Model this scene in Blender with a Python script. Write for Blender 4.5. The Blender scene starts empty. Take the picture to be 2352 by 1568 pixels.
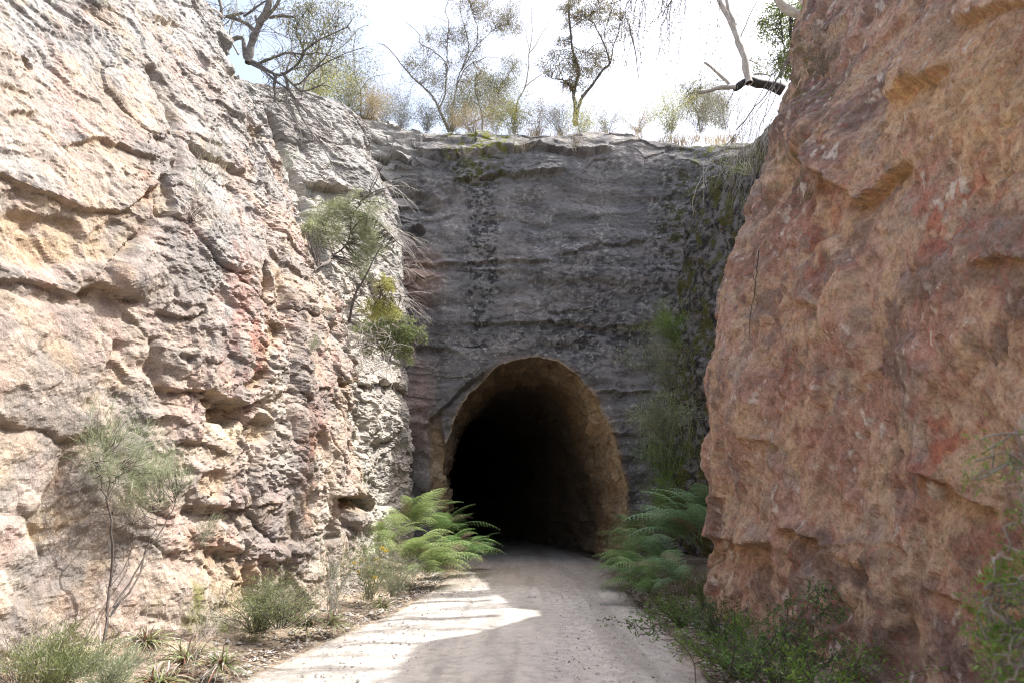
import bpy, math, random
import numpy as np
from mathutils import Vector

# ------------------------------------------------------------------ camera, sky, sun, exposure
scene = bpy.context.scene
FPX = 1568.0; CX = 1176.0; CY = 784.0          # the photograph seen at 2352 x 1568
PITCH = math.atan((1170 - 784) / FPX); CAMZ = 1.5
cam = bpy.data.cameras.new("camera"); camo = bpy.data.objects.new("camera", cam)
scene.collection.objects.link(camo)
camo.location = (0, 0, CAMZ); camo.rotation_euler = (math.pi / 2 + PITCH, 0, 0)
cam.sensor_width = 36; cam.lens = 24; cam.clip_end = 2000; cam.clip_start = 0.05
cam.dof.use_dof = True; cam.dof.focus_distance = 15; cam.dof.aperture_fstop = 3.5
scene.camera = camo
SUN_EL = math.radians(57); SUN_AZ = math.radians(20)   # azimuth from +X towards +Y
world = bpy.data.worlds.new("World"); scene.world = world; world.use_nodes = True
wn = world.node_tree.nodes; wl = world.node_tree.links
sky = wn.new('ShaderNodeTexSky'); sky.sky_type = 'NISHITA'; sky.sun_disc = False
sky.sun_elevation = SUN_EL; sky.sun_rotation = math.pi / 2 - SUN_AZ
sky.air_density = 1.0; sky.dust_density = 6; sky.ozone_density = 1.0
hs = wn.new('ShaderNodeHueSaturation'); hs.inputs['Saturation'].default_value = .8; hs.inputs['Value'].default_value = 1.0   # sky colour paled to imitate overexposure
wl.new(sky.outputs[0], hs.inputs['Color']); wl.new(hs.outputs[0], wn['Background'].inputs[0]); wn['Background'].inputs[1].default_value = 0.15
sl = bpy.data.lights.new("sun", 'SUN'); sl.energy = 3.1; sl.angle = math.radians(0.53); sl.color = (1, 0.965, 0.91)
so = bpy.data.objects.new("sun", sl); scene.collection.objects.link(so)
sdir = Vector((math.cos(SUN_EL) * math.cos(SUN_AZ), math.cos(SUN_EL) * math.sin(SUN_AZ), math.sin(SUN_EL)))
so.rotation_euler = sdir.to_track_quat('Z', 'Y').to_euler(); so.location = sdir * 60
scene.view_settings.view_transform = 'Standard'; scene.view_settings.look = 'None'
scene.view_settings.exposure = 1.5; scene.view_settings.gamma = 1
scene.cycles.use_denoising = True; scene.cycles.denoiser = 'OPENIMAGEDENOISE'; scene.cycles.denoising_prefilter = 'NONE'; scene.cycles.denoising_input_passes = 'RGB_ALBEDO_NORMAL'; scene.cycles.use_adaptive_sampling = False; scene.cycles.pixel_filter_type = 'BLACKMAN_HARRIS'; scene.cycles.filter_width = 1.15
scene.cycles.sample_clamp_indirect = 4
scene.cycles.max_bounces = 7; scene.cycles.diffuse_bounces = 5

rng = np.random.default_rng(7); R = random.Random(5)
cp, sp = math.cos(PITCH), math.sin(PITCH)

def P(px, py, Y):
    """world point seen at (px, py) of the 2352-wide photo at world depth Y"""
    a = (px - CX) / FPX; b = (CY - py) / FPX
    dy = cp - b * sp; dz = sp + b * cp
    k = Y / dy
    return np.array((a * k, Y, CAMZ + dz * k))
def G(px, py, z=0.0):
    """point of the ground (height z) seen at (px, py)"""
    a = (px - CX) / FPX; b = (CY - py) / FPX
    dy = cp - b * sp; dz = sp + b * cp
    k = (z - CAMZ) / dz
    return np.array((a * k, dy * k, z))
def project(p):
    y = p[..., 1]; z = p[..., 2] - CAMZ
    zc = y * cp + z * sp; yc = -y * sp + z * cp
    ok = zc > 0.3; zz = np.where(ok, zc, 1)
    return np.where(ok, CX + FPX * p[..., 0] / zz, -9e3), np.where(ok, CY - FPX * yc / zz, -9e3)

# ------------------------------------------------------------------ numpy noise
def h3(ix, iy, iz, seed):
    with np.errstate(over='ignore'):
        h = (ix.astype(np.uint32) * np.uint32(0x8da6b343)) ^ (iy.astype(np.uint32) * np.uint32(0xd8163841)) ^ (iz.astype(np.uint32) * np.uint32(0xcb1ab31f)) ^ np.uint32((seed * 0x9E3779B1) & 0xffffffff)
        h ^= h >> np.uint32(15); h *= np.uint32(0x2c1b3c6d); h ^= h >> np.uint32(12); h *= np.uint32(0x297a2d39); h ^= h >> np.uint32(15)
    return h
def gnoise(p, seed=0):
    f = np.floor(p); i = f.astype(np.int64); t = (p - f).astype(np.float32)
    w = t * t * t * (t * (t * 6 - 15) + 10)
    out = 0
    for dx in (0, 1):
        for dy in (0, 1):
            for dz in (0, 1):
                h = h3(i[..., 0] + dx, i[..., 1] + dy, i[..., 2] + dz, seed)
                gx = (h & np.uint32(1023)).astype(np.float32) / 511.5 - 1
                gy = ((h >> np.uint32(10)) & np.uint32(1023)).astype(np.float32) / 511.5 - 1
                gz = ((h >> np.uint32(20)) & np.uint32(1023)).astype(np.float32) / 511.5 - 1
                d = gx * (t[..., 0] - dx) + gy * (t[..., 1] - dy) + gz * (t[..., 2] - dz)
                d *= (w[..., 0] if dx else 1 - w[..., 0]) * (w[..., 1] if dy else 1 - w[..., 1]) * (w[..., 2] if dz else 1 - w[..., 2])
                out = out + d
    return out * 1.4
def fbm(p, seed=0, octv=5, gain=0.5, lac=2.03):
    a = 1.0; s = 0; q = p
    for k in range(octv):
        s = s + a * gnoise(q, seed + k * 17); q = q * lac + 3.7; a *= gain
    return s
def ridged(p, seed=0, octv=4):
    a = 1.0; s = 0; q = p
    for k in range(octv):
        s = s + a * (1 - 2 * np.abs(gnoise(q, seed + k * 13))); q = q * 2.1 + 1.3; a *= 0.5
    return s
def facets(p, seed, tilt=0.5, jit=0.9):
    """broken-rock steps: every cell carries its own tilted plane. returns height, edge distance, cell random"""
    f = np.floor(p); i = f.astype(np.int64); t = (p - f).astype(np.float32)
    sh = t.shape[:-1]
    d1 = np.full(sh, 9e9, np.float32); d2 = d1.copy(); hh = np.zeros(sh, np.float32); rr = np.zeros(sh, np.float32)
    for dx in (-1, 0, 1):
        for dy in (-1, 0, 1):
            for dz in (-1, 0, 1):
                h = h3(i[..., 0] + dx, i[..., 1] + dy, i[..., 2] + dz, seed)
                g = h3(i[..., 0] + dx, i[..., 1] + dy, i[..., 2] + dz, seed + 991)
                ox = dx + .5 + jit * ((h & np.uint32(1023)).astype(np.float32) / 1023 - .5) - t[..., 0]
                oy = dy + .5 + jit * (((h >> np.uint32(10)) & np.uint32(1023)).astype(np.float32) / 1023 - .5) - t[..., 1]
                oz = dz + .5 + jit * (((h >> np.uint32(20)) & np.uint32(1023)).astype(np.float32) / 1023 - .5) - t[..., 2]
                d = ox * ox + oy * oy + oz * oz
                r = (g & np.uint32(1023)).astype(np.float32) / 1023
                ty = ((g >> np.uint32(10)) & np.uint32(1023)).astype(np.float32) / 511.5 - 1
                tz = ((g >> np.uint32(20)) & np.uint32(1023)).astype(np.float32) / 511.5 - 1
                ht = r + tilt * (ty * oy + tz * oz + 0.5 * ty * ox)
                m = d < d1
                d2 = np.where(m, d1, np.minimum(d2, d)); hh = np.where(m, ht, hh); rr = np.where(m, r, rr); d1 = np.where(m, d, d1)
    return hh, np.sqrt(d2) - np.sqrt(d1), rr
def terrace(x, w=.14):
    f = np.floor(x); return f + ss(0, w, x - f)
def ss(a, b, x):
    t = np.clip((x - a) / (b - a), 0, 1); return t * t * (3 - 2 * t)
def mix(a, b, m):
    return a + (b - a) * m[..., None]
def C3(*c): return np.array(c, np.float32)

# ------------------------------------------------------------------ objects
def tag(o, label=None, cat=None, group=None, kind=None):
    if label: o['label'] = label
    if cat: o['category'] = cat
    if group: o['group'] = group
    if kind: o['kind'] = kind
    return o
def link(name, me, mat=None, parent=None):
    o = bpy.data.objects.new(name, me); scene.collection.objects.link(o)
    if mat is not None and me is not None:
        me.materials.append(mat)
    if parent is not None: o.parent = parent
    return o
def mesh_arrays(name, V, F, smooth=True, col=None):
    """V (n,3); F (m,4) or (m,3)"""
    V = np.ascontiguousarray(V, np.float32); F = np.ascontiguousarray(F, np.int32); k = F.shape[1]
    me = bpy.data.meshes.new(name)
    me.vertices.add(len(V)); me.vertices.foreach_set('co', V.ravel())
    me.loops.add(F.size); me.loops.foreach_set('vertex_index', F.ravel())
    me.polygons.add(len(F)); me.polygons.foreach_set('loop_start', np.arange(0, F.size, k, dtype=np.int32))
    me.polygons.foreach_set('loop_total', np.full(len(F), k, np.int32))
    me.polygons.foreach_set('use_smooth', np.full(len(F), smooth, bool))
    me.update(calc_edges=True)
    if col is not None:
        a = me.color_attributes.new('Col', 'FLOAT_COLOR', 'POINT')
        c = np.ones((len(V), 4), np.float32); c[:, :3] = col.reshape(-1, 3)
        a.data.foreach_set('color', c.ravel())
    return me
def grid_faces(n, m, flip=False):
    i = np.arange(n * m).reshape(n, m)
    a, b, c, d = i[:-1, :-1], i[1:, :-1], i[1:, 1:], i[:-1, 1:]
    q = (a, d, c, b) if flip else (a, b, c, d)
    return np.stack([x.ravel() for x in q], 1)
def normals(Pg):
    du = np.gradient(Pg, axis=0); dv = np.gradient(Pg, axis=1)
    n = np.cross(du, dv); n /= np.maximum(np.linalg.norm(n, axis=-1, keepdims=True), 1e-9)
    return n

# ------------------------------------------------------------------ materials
def new_mat(name):
    m = bpy.data.materials.new(name); m.use_nodes = True
    return m, m.node_tree.nodes, m.node_tree.links, m.node_tree.nodes['Principled BSDF']
def noise_node(n, l, scale, detail=6, rough=0.6, vec=None, dist=0.0):
    t = n.new('ShaderNodeTexNoise'); t.inputs['Scale'].default_value = scale; t.inputs['Detail'].default_value = detail
    t.inputs['Roughness'].default_value = rough; t.inputs['Distortion'].default_value = dist
    if vec is not None: l.new(vec, t.inputs['Vector'])
    return t
def ramp(n, l, src, stops):
    r = n.new('ShaderNodeValToRGB'); l.new(src, r.inputs[0]); e = r.color_ramp.elements
    while len(e) < len(stops): e.new(0.5)
    for k, (p, c) in enumerate(stops):
        e[k].position = p; e[k].color = (c if hasattr(c, '__len__') else (c, c, c)) + (1,) if hasattr(c, '__len__') else (c, c, c, 1)
    return r
def mixc(n, l, mode, fac, a, b):
    m = n.new('ShaderNodeMix'); m.data_type = 'RGBA'; m.blend_type = mode
    for s, v in ((0, fac), (6, a), (7, b)):
        if hasattr(v, 'links') or hasattr(v, 'is_output'): l.new(v, m.inputs[s])
        else: m.inputs[s].default_value = v if s == 0 else tuple(v) + (1,)
    return m.outputs[2]
def rock_mat(name, specks=0.0, pits=0.5, bump=0.5, fine=45, contrast=0.35, rough=0.9, aniso=(1, 1, 1)):
    m, n, l, b = new_mat(name)
    tc = n.new('ShaderNodeTexCoord').outputs['Object']
    mp = n.new('ShaderNodeMapping'); mp.inputs['Scale'].default_value = aniso; l.new(tc, mp.inputs[0]); v = mp.outputs[0]
    at = n.new('ShaderNodeAttribute'); at.attribute_name = 'Col'
    c = at.outputs['Color']
    n1 = noise_node(n, l, fine, 6, 0.85, v); r1 = ramp(n, l, n1.outputs[0], [(0.28, 1 - contrast * 1.3), (0.5, 1.0), (0.75, 1 + contrast * 0.7)])
    c = mixc(n, l, 'MULTIPLY', 1.0, c, r1.outputs[0])
    n2 = noise_node(n, l, 7, 8, 0.7, v, 0.0); r2 = ramp(n, l, n2.outputs[0], [(0.3, 1 - contrast * .8), (0.52, 1.0), (0.7, 1 + contrast * .45)])
    c = mixc(n, l, 'MULTIPLY', 1.0, c, r2.outputs[0])
    # small dark pits and lichen spots
    n3 = noise_node(n, l, 26, 3, 0.55, v); r3 = ramp(n, l, n3.outputs[0], [(0.62, 0.0), (0.72, 1.0)])
    n4 = noise_node(n, l, 2.2, 4, 0.6, tc); r4 = ramp(n, l, n4.outputs[0], [(0.45, 0.0), (0.62, 1.0)])
    mm = n.new('ShaderNodeMath'); mm.operation = 'MULTIPLY'; l.new(r3.outputs[0], mm.inputs[0]); l.new(r4.outputs[0], mm.inputs[1])
    mk = n.new('ShaderNodeMath'); mk.operation = 'MULTIPLY'; l.new(mm.outputs[0], mk.inputs[0]); mk.inputs[1].default_value = pits
    c = mixc(n, l, 'MIX', mk.outputs[0], c, (0.075, 0.068, 0.06))
    if specks > 0:
        w = noise_node(n, l, 34, 3, 0.6, tc); rw = ramp(n, l, w.outputs[0], [(0.63, 0.0), (0.68, 1.0)])
        w2 = noise_node(n, l, 1.7, 5, 0.7, tc, 0.5); rw2 = ramp(n, l, w2.outputs[0], [(0.5, 0.0), (0.62, 1.0)])
        mw = n.new('ShaderNodeMath'); mw.operation = 'MULTIPLY'; l.new(rw.outputs[0], mw.inputs[0]); l.new(rw2.outputs[0], mw.inputs[1])
        mw2 = n.new('ShaderNodeMath'); mw2.operation = 'MULTIPLY'; l.new(mw.outputs[0], mw2.inputs[0]); mw2.inputs[1].default_value = specks
        c = mixc(n, l, 'MIX', mw2.outputs[0], c, (0.5, 0.5, 0.46))
    l.new(c, b.inputs['Base Color'])
    b.inputs['Roughness'].default_value = rough; b.inputs['Specular IOR Level'].default_value = 0.25
    bh = noise_node(n, l, 9, 12, 0.68, v); bh2 = noise_node(n, l, 60, 4, 0.7, v)
    ad = n.new('ShaderNodeMath'); ad.operation = 'MULTIPLY_ADD'; l.new(bh2.outputs[0], ad.inputs[0]); ad.inputs[1].default_value = 0.22; l.new(bh.outputs[0], ad.inputs[2])
    bp = n.new('ShaderNodeBump'); bp.inputs['Strength'].default_value = bump; bp.inputs['Distance'].default_value = 0.08
    l.new(ad.outputs[0], bp.inputs['Height']); l.new(bp.outputs[0], b.inputs['Normal'])
    return m
def leaf_mat(name, c1, c2, trans=0.3, rough=0.55, scale=3.0):
    m, n, l, b = new_mat(name)
    g = n.new('ShaderNodeNewGeometry'); rnd = g.outputs['Random Per Island']
    tc = n.new('ShaderNodeTexCoord').outputs['Object']
    t = noise_node(n, l, scale, 3, 0.6, tc)
    ad = n.new('ShaderNodeMath'); ad.operation = 'MULTIPLY_ADD'; l.new(rnd, ad.inputs[0]); ad.inputs[1].default_value = 0.6
    sb = n.new('ShaderNodeMath'); sb.operation = 'SUBTRACT'; l.new(t.outputs[0], sb.inputs[0]); sb.inputs[1].default_value = 0.3; l.new(sb.outputs[0], ad.inputs[2])
    r = ramp(n, l, ad.outputs[0], [(0.1, c1), (0.85, c2)])
    l.new(r.outputs[0], b.inputs['Base Color']); b.inputs['Roughness'].default_value = rough
    b.inputs['Specular IOR Level'].default_value = 0.35
    if trans > 0:
        tr = n.new('ShaderNodeBsdfTranslucent'); l.new(r.outputs[0], tr.inputs[0])
        mx = n.new('ShaderNodeMixShader'); mx.inputs[0].default_value = trans
        l.new(b.outputs[0], mx.inputs[1]); l.new(tr.outputs[0], mx.inputs[2]); l.new(mx.outputs[0], n['Material Output'].inputs[0])
    return m
def bark_mat(name, c1, c2, scale=14):
    m, n, l, b = new_mat(name)
    tc = n.new('ShaderNodeTexCoord').outputs['Object']
    t = noise_node(n, l, scale, 6, 0.7, tc, 0.5); r = ramp(n, l, t.outputs[0], [(0.32, c1), (0.66, c2)])
    l.new(r.outputs[0], b.inputs['Base Color']); b.inputs['Roughness'].default_value = 0.85
    bp = n.new('ShaderNodeBump'); bp.inputs['Distance'].default_value = 0.02; bp.inputs['Strength'].default_value = 0.6
    l.new(t.outputs[0], bp.inputs['Height']); l.new(bp.outputs[0], b.inputs['Normal'])
    return m

# ------------------------------------------------------------------ hand-placed relief, laid on the base surface
def blur(D, n=1):
    for _ in range(n):
        D = D.copy(); D[1:-1] = .14 * D[:-2] + .72 * D[1:-1] + .14 * D[2:]; D[:, 1:-1] = .14 * D[:, :-2] + .72 * D[:, 1:-1] + .14 * D[:, 2:]
    return D
def poly_y(px, pts):
    pts = np.array(pts, float); return np.interp(px, pts[:, 0], pts[:, 1])
def ledge(px, py, pts, up, lup, dn, ldn, fade=18):
    """rock above the line stands out by `up`, below it is cut back by `dn`; lengths in photo pixels"""
    x0, x1 = pts[0][0], pts[-1][0]
    d = py - poly_y(px, pts)
    m = ss(x0 - fade, x0 + fade, px) * (1 - ss(x1 - fade, x1 + fade, px))
    w_ = ss(-3.5, 4.5, d); a = up * np.exp(np.minimum(d, 0) / lup) * (1 - w_) - dn * np.exp(-np.maximum(d, 0) / ldn) * w_
    return a * m, m * np.exp(-np.maximum(d, 0) / ldn) * (d > -3)
def groove(px, py, pts, depth, w):
    pts = np.array(pts, float); best = np.full(px.shape, 1e9)
    for a, b in zip(pts[:-1], pts[1:]):
        ab = b - a; t = np.clip(((px - a[0]) * ab[0] + (py - a[1]) * ab[1]) / (ab @ ab), 0, 1)
        best = np.minimum(best, np.hypot(px - a[0] - t * ab[0], py - a[1] - t * ab[1]))
    return -depth * np.exp(-(best / w) ** 2), np.exp(-(best / w) ** 2)
def pocket(px, py, cx, cy, rx, ry, ang=0, edge=0.35, square=2.0):
    c, s = math.cos(math.radians(ang)), math.sin(math.radians(ang))
    u = ((px - cx) * c + (py - cy) * s) / rx; v = (-(px - cx) * s + (py - cy) * c) / ry
    r = (np.abs(u) ** square + np.abs(v) ** square) ** (1 / square)
    return 1 - ss(1 - edge, 1 + edge, r)

def yaxis(parts):
    out = []
    for a, b, f in parts:
        y = a
        while y < b: out.append(y); y += f(y)
    return np.array(out)

# ================================================================== LEFT ROCK WALL
ys = yaxis([(-24, 2.5, lambda y: 0.35), (2.5, 23.5, lambda y: max(0.014, 0.0029 * y)), (23.5, 30, lambda y: .4)])
vs = np.concatenate([np.linspace(-0.4, 15.6, 690), 15.6 + np.array([.2, .5, 1, 2, 4, 8, 16, 32, 60])])
Yg, Sg = np.meshgrid(ys, vs, indexing='ij')
xb = np.interp(ys, [-24, -4, 3, 6.6, 8.4, 11.2, 13.2, 13.9, 15, 17, 18.5, 19.7, 23], [-5.5, -5.2, -4.6, -4.25, -3.6, -2.95, -2.85, -3.35, -3.8, -3.65, -3.2, -3.0, -3.0])
xb = np.convolve(np.pad(xb, 12, mode='edge'), np.ones(25) / 25, 'valid')
ztop = np.interp(ys, [-24, 8, 12, 16, 20, 24], [11.3, 11.6, 12.1, 12.9, 14.3, 14.8])
def wall_profile(S, ztop, prof_near, prof_far, wf):
    """S climbs the face, then runs back over the rounded top"""
    zt = ztop - 1.0
    zz = np.minimum(S, zt)
    off = np.interp(zz, *prof_near) * (1 - wf) + np.interp(zz, *prof_far) * wf
    t = np.maximum(S - zt, 0); Rr = 1.7; a = np.minimum(t / Rr, 1.25)
    off = off + Rr * (1 - np.cos(a)) + np.maximum(t - 1.25 * Rr, 0) * 0.98
    z = zz + Rr * np.sin(a) * .62 + np.maximum(t - 1.25 * Rr, 0) * 0.035
    return off, z
PN = ([-1, 0, 3, 5, 7, 9, 12, 15], [0, 0, .2, .55, 1.35, 2.25, 3.8, 5.4])
PF = ([-1, 0, 9, 11, 13, 15], [0, 0, .45, .8, 1.7, 2.8])
off, Zg = wall_profile(Sg, ztop[:, None], PN, PF, ss(14.5, 19.5, Yg))
B = np.stack([-(off) + xb[:, None], Yg, Zg], -1)
N = normals(B)
if N[len(ys) // 2, 200, 0] < 0: N = -N
px, py = project(B)
wn3 = np.stack([fbm(B * .9, 11, 3), fbm(B * .9 + 20, 12, 3), fbm(B * .9 + 40, 13, 3)], -1)
W = B + wn3 * 0.28
jx = px + wn3[..., 0] * 16 + gnoise(B * 6, 5) * 5; jy = py + wn3[..., 1] * 16 + gnoise(B * 6, 6) * 7
f1, e1, r1 = facets(W * C3(.45, .40, .62), 21, .8)
f2, e2, r2 = facets(W * C3(1.3, 1.2, 2.0) + 5, 22, .9)
f3, e3, r3 = facets(W * C3(3.4, 3.2, 5.6) + 9, 23, 1.0)
f4, e4, r4 = facets(W * C3(9, 8.5, 13) + 2, 24, 1.0)
smooth_zone = np.clip(pocket(jx, jy, 60, 760, 170, 130) + pocket(jx, jy, 100, 980, 230, 210) * .8 + pocket(jx, jy, 120, 1350, 260, 260) * .8 + pocket(jx, jy, 380, 250, 200, 120) * .35, 0, 1)
rough_m = (1 - .45 * smooth_zone) * (0.55 + .55 * ss(-.3, .4, fbm(B * .35, 31, 3)))
D = 0.11 * (f1 - .5) + 0.045 * (f2 - .5) * rough_m + 0.024 * (f3 - .5) * rough_m + .011 * (f4 - .5) * (.3 + .7 * rough_m)
BS = C3(1, .8, 1.35)
D += .082 * terrace(2.3 * fbm(W * BS * .42, 61, 4), .10) * (.5 + .5 * rough_m) + .034 * terrace(2.2 * fbm(W * BS * 1.2, 62, 4), .14) * (.35 + .65 * rough_m) + .010 * terrace(2.3 * fbm(B * BS * 3.4, 63, 3), .2) * (.3 + .7 * rough_m)
ck = fbm(W * C3(.9, .7, 1.1), 64, 4); D -= .045 * np.exp(-(ck / .022) ** 2) * ss(-.1, .3, gnoise(B * .7, 65)); ck2 = fbm(W * C3(2.2, 1.6, 3.0), 66, 3); D -= .03 * np.exp(-(ck2 / .05) ** 2) * ss(0, .3, gnoise(B * 1.1, 67))
D += 0.12 * fbm(B * .45, 32, 3) + 0.022 * fbm(B * 2.2, 33, 6, .6) + .008 * fbm(B * 14, 34, 3, .7)
# vertical flutes low on the nose and bedding streaks high up
D += 0.07 * ridged(B * C3(1.2, 1.3, .22), 35, 3) * (.25 + .75 * (1 - ss(5, 8, Zg)))
bed = gnoise(np.stack([W[..., 0] * .1, W[..., 1] * .25, W[..., 2] * 5.5 - W[..., 1] * .9], -1), 36)
D += .014 * bed * ss(6, 9, Zg) + .04 * gnoise(np.stack([W[..., 0] * .3, W[..., 1] * .5, W[..., 2] * 2.2 + 9], -1), 37)
D -= .06 * np.exp(-(e1 / .05) ** 2) + .025 * np.exp(-(e2 / .06) ** 2) * rough_m
under = np.zeros(D.shape)
for pts, up, lup, dn, ldn in [
    ([(-40, 405), (0, 416), (76, 445), (160, 479), (218, 491), (252, 491), (302, 466), (350, 424)], .20, 110, .16, 60),
    ([(143, 353), (181, 332), (218, 323), (294, 349), (352, 365)], .16, 50, .16, 40),
    ([(437, 319), (462, 345), (504, 365), (550, 395)], .16, 50, .22, 25),
    ([(430, 300), (470, 318), (520, 330)], .1, 30, .06, 20),
    ([(700, 418), (740, 424), (795, 440)], .45, 30, .35, 30),
    ([(-20, 640), (97, 658), (155, 682), (187, 664)], .30, 60, .10, 30),
    ([(180, 676), (216, 660), (252, 672), (317, 688)], .20, 50, .30, 22),
    ([(345, 708), (396, 730), (452, 718)], .16, 40, .12, 25),
    ([(367, 888), (468, 906), (554, 930)], .14, 40, .20, 22),
    ([(225, 845), (262, 830), (300, 860)], .1, 40, .1, 30),
    ([(130, 1000), (200, 990), (260, 1010)], .1, 60, .1, 40),
    ([(400, 1160), (470, 1155), (530, 1165), (600, 1150)], .10, 40, .12, 22),
    ([(755, 1132), (800, 1138), (832, 1148)], .4, 40, .35, 18),
    ([(0, 258), (30, 262), (62, 270)], .12, 30, .15, 18),
    ([(360, 36), (395, 52), (410, 58)], .12, 25, .2, 15),
    ([(0, 195), (40, 225), (52, 232)], .1, 30, .15, 15),
    ([(480, 138), (505, 150), (540, 170)], .12, 25, .18, 12),
    ([(560, 290), (590, 320), (600, 330)], .12, 25, .18, 14),
    ([(620, 560), (650, 600), (700, 640)], .12, 50, .08, 20),
    ([(-30, 1492), (40, 1494), (95, 1492)], .12, 60, .14, 22),
    ([(270, 690), (300, 730), (340, 770)], .06, 30, .06, 20),
    ([(400, 1015), (450, 1022), (500, 1040)], .10, 40, .12, 20),
    ([(820, 880), (870, 868), (930, 905)], .3, 30, .3, 20)]:
    d, u = ledge(jx, jy, pts, up * .55, lup, dn * .6, ldn); D += d; under = np.maximum(under, u * min(1, dn * 6))
for pts, dep, w in [
    ([(345, 160), (378, 235), (399, 294), (403, 361), (398, 400)], .22, 9),
    ([(620, 270), (640, 340), (670, 410), (700, 470)], .35, 9), ([(350, 424), (345, 505), (300, 560), (260, 600)], .18, 9),
    ([(690, 480), (720, 600), (745, 700), (770, 800)], .3, 12), ([(795, 700), (800, 900), (790, 1050), (770, 1200)], .25, 10),
    ([(650, 640), (655, 760), (660, 900)], .16, 9), ([(350, 780), (352, 860), (372, 900)], .2, 9),
    ([(720, 1000), (735, 1120), (740, 1260)], .14, 9), ([(280, 800), (230, 880), (180, 930)], .1, 12),
    ([(90, 1280), (60, 1200), (130, 1120), (160, 1060)], .14, 12), ([(620, 1230), (640, 1330), (650, 1400)], .08, 8)]:
    d, u = groove(jx, jy, pts, dep, w); D += d; under = np.maximum(under, u * .4)
fresh = np.zeros(D.shape)
for cx, cy, rx, ry, an, dep, sq in [
    (369, 455, 18, 55, 0, .34, 2.5), (606, 643, 13, 36, -12, .35, 3), (612, 757, 24, 20, 20, .35, 3), (571, 862, 14, 30, 30, .3, 3),
    (503, 950, 46, 30, 5, .42, 4), (585, 990, 26, 34, 20, .3, 3), (774, 880, 20, 8, 0, .2, 3), (503, 1325, 48, 72, 0, .22, 5),
    (70, 560, 105, 60, 8, .22, 2.5), (66, 150, 20, 10, 60, .25, 3), (585, 318, 9, 14, 0, .3, 3), (130, 1190, 90, 30, -30, .1, 2.5),
    (790, 1150, 34, 18, 0, .35, 3), (240, 560, 60, 40, -20, .14, 2.5), (470, 1110, 40, 28, 0, .14, 3), (650, 1200, 14, 30, 0, .14, 3)]:
    m = pocket(jx, jy, cx, cy, rx, ry, an, .18, sq); D -= dep * .7 * m; fresh = np.maximum(fresh, m)
boss = pocket(jx, jy, 130, 430, 190, 60, 10, .5) * .1 + pocket(jx, jy, 300, 620, 50, 60, 0, .4) * .3 + pocket(jx, jy, 250, 640, 60, 40, 0, .4) * .25 + pocket(jx, jy, 730, 900, 70, 260, 0, .6) * .25 + pocket(jx, jy, 818, 1175, 40, 30, 0, .4, 3) * .35 + pocket(jx, jy, 870, 950, 40, 60, 0, .4, 3) * .3
D += boss * .6
# bedrock toe spreading at the foot
D += .35 * pocket(jx, jy, 420, 1440, 90, 110, -20, .8) + .3 * ss(1.2, 0, Zg) * ss(-.4, .6, fbm(B * .8, 41, 3))
far_fade = 1 - ss(1.0, 6.0, np.maximum(Sg - ztop[:, None], 0)); D *= (.25 + .75 * far_fade) * np.clip(Yg / 12.5, .52, 1)
D = D + (blur(D) - D) * ss(9, 6, Yg) + (.012 * terrace(2.4 * fbm(W * BS * 3.2, 68, 4, .6), .12) + .012 * fbm(B * 7, 69, 4, .7)) * (.4 + .6 * rough_m)
PT = B + N * D[..., None]
PT[..., 2] -= np.clip(D, 0, .4) * .25 * (1 - ss(.3, 1.5, Zg) * 0)   # noses sag a little, so ledges overhang
LEFT_P, LEFT_px, LEFT_py, LEFT_N = PT, px, py, N
nA = fbm(B * .5, 51, 5); nB = fbm(B * 1.4, 52, 5); nC = fbm(B * C3(2.5, 2.5, .5), 53, 4); nD = fbm(B * 4, 54, 4)
grey = C3(.345, .335, .322); tan = C3(.40, .33, .275); ochre = C3(.43, .315, .185); red = C3(.36, .165, .125); pale = C3(.53, .485, .42); dark = C3(.165, .152, .145); pink = C3(.40, .325, .295)
col = np.broadcast_to(tan, B.shape).copy()
col = mix(col, pink, ss(-.1, .5, nB)); col = mix(col, pale, ss(.0, .6, nA + .4 * nD) * .6)
col = mix(col, grey, ss(-.35, .25, nA * .8 + .35 * nD + (Zg - 6.8) * .17))
col = mix(col, ochre, ss(.15, .5, fbm(B * 1.3, 55, 6, .6)) * .4 * (1 - ss(8, 11, Zg))); col = mix(col, C3(.38, .245, .215), ss(.15, .45, fbm(B * C3(1.6, 1.6, 1.0) + 50, 59, 6, .62)) * .35 * (1 - ss(8, 11, Zg)))
col = mix(col, dark, ss(.15, .7, nC * .9 + .4 * nD) * .28)
col = mix(col, dark, ss(.2, .55, nD * .6 + nB * .5) * .38); col = mix(col, C3(.25, .22, .20), ss(-.05, .35, fbm(B * 1.1 + 31, 56, 6, .6)) * .5)
redm = np.clip(pocket(jx, jy, 560, 800, 60, 90, 20, .7) * .8 + pocket(jx, jy, 530, 650, 40, 130, -5, .7) * .55 + pocket(jx, jy, 690, 1050, 30, 170, 5, .7) * .6 + pocket(jx, jy, 520, 1220, 110, 110, 0, .7) * .45 + pocket(jx, jy, 110, 655, 60, 26, 15, .6) * .7 + pocket(jx, jy, 320, 440, 30, 70, 0, .7) * .5 + pocket(jx, jy, 745, 780, 30, 150, 10, .8) * .4 + pocket(jx, jy, 190, 45, 90, 26, 25, .7) * .3, 0, 1)
col = mix(col, red, np.clip(redm * ss(-.3, .45, fbm(B * C3(5, 5, 2), 57, 5, .65) + .4 * nC), 0, 1) * .8)
col = mix(col, ochre, np.clip(fresh * .55 + under * .5, 0, .7) * ss(-.9, .2, nD))
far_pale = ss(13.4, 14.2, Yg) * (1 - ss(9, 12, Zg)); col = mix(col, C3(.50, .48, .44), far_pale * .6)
nose = pocket(jx, jy, 503, 990, 40, 22, 0, .5); col = mix(col, C3(.72, .62, .44), nose * .8)
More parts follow.
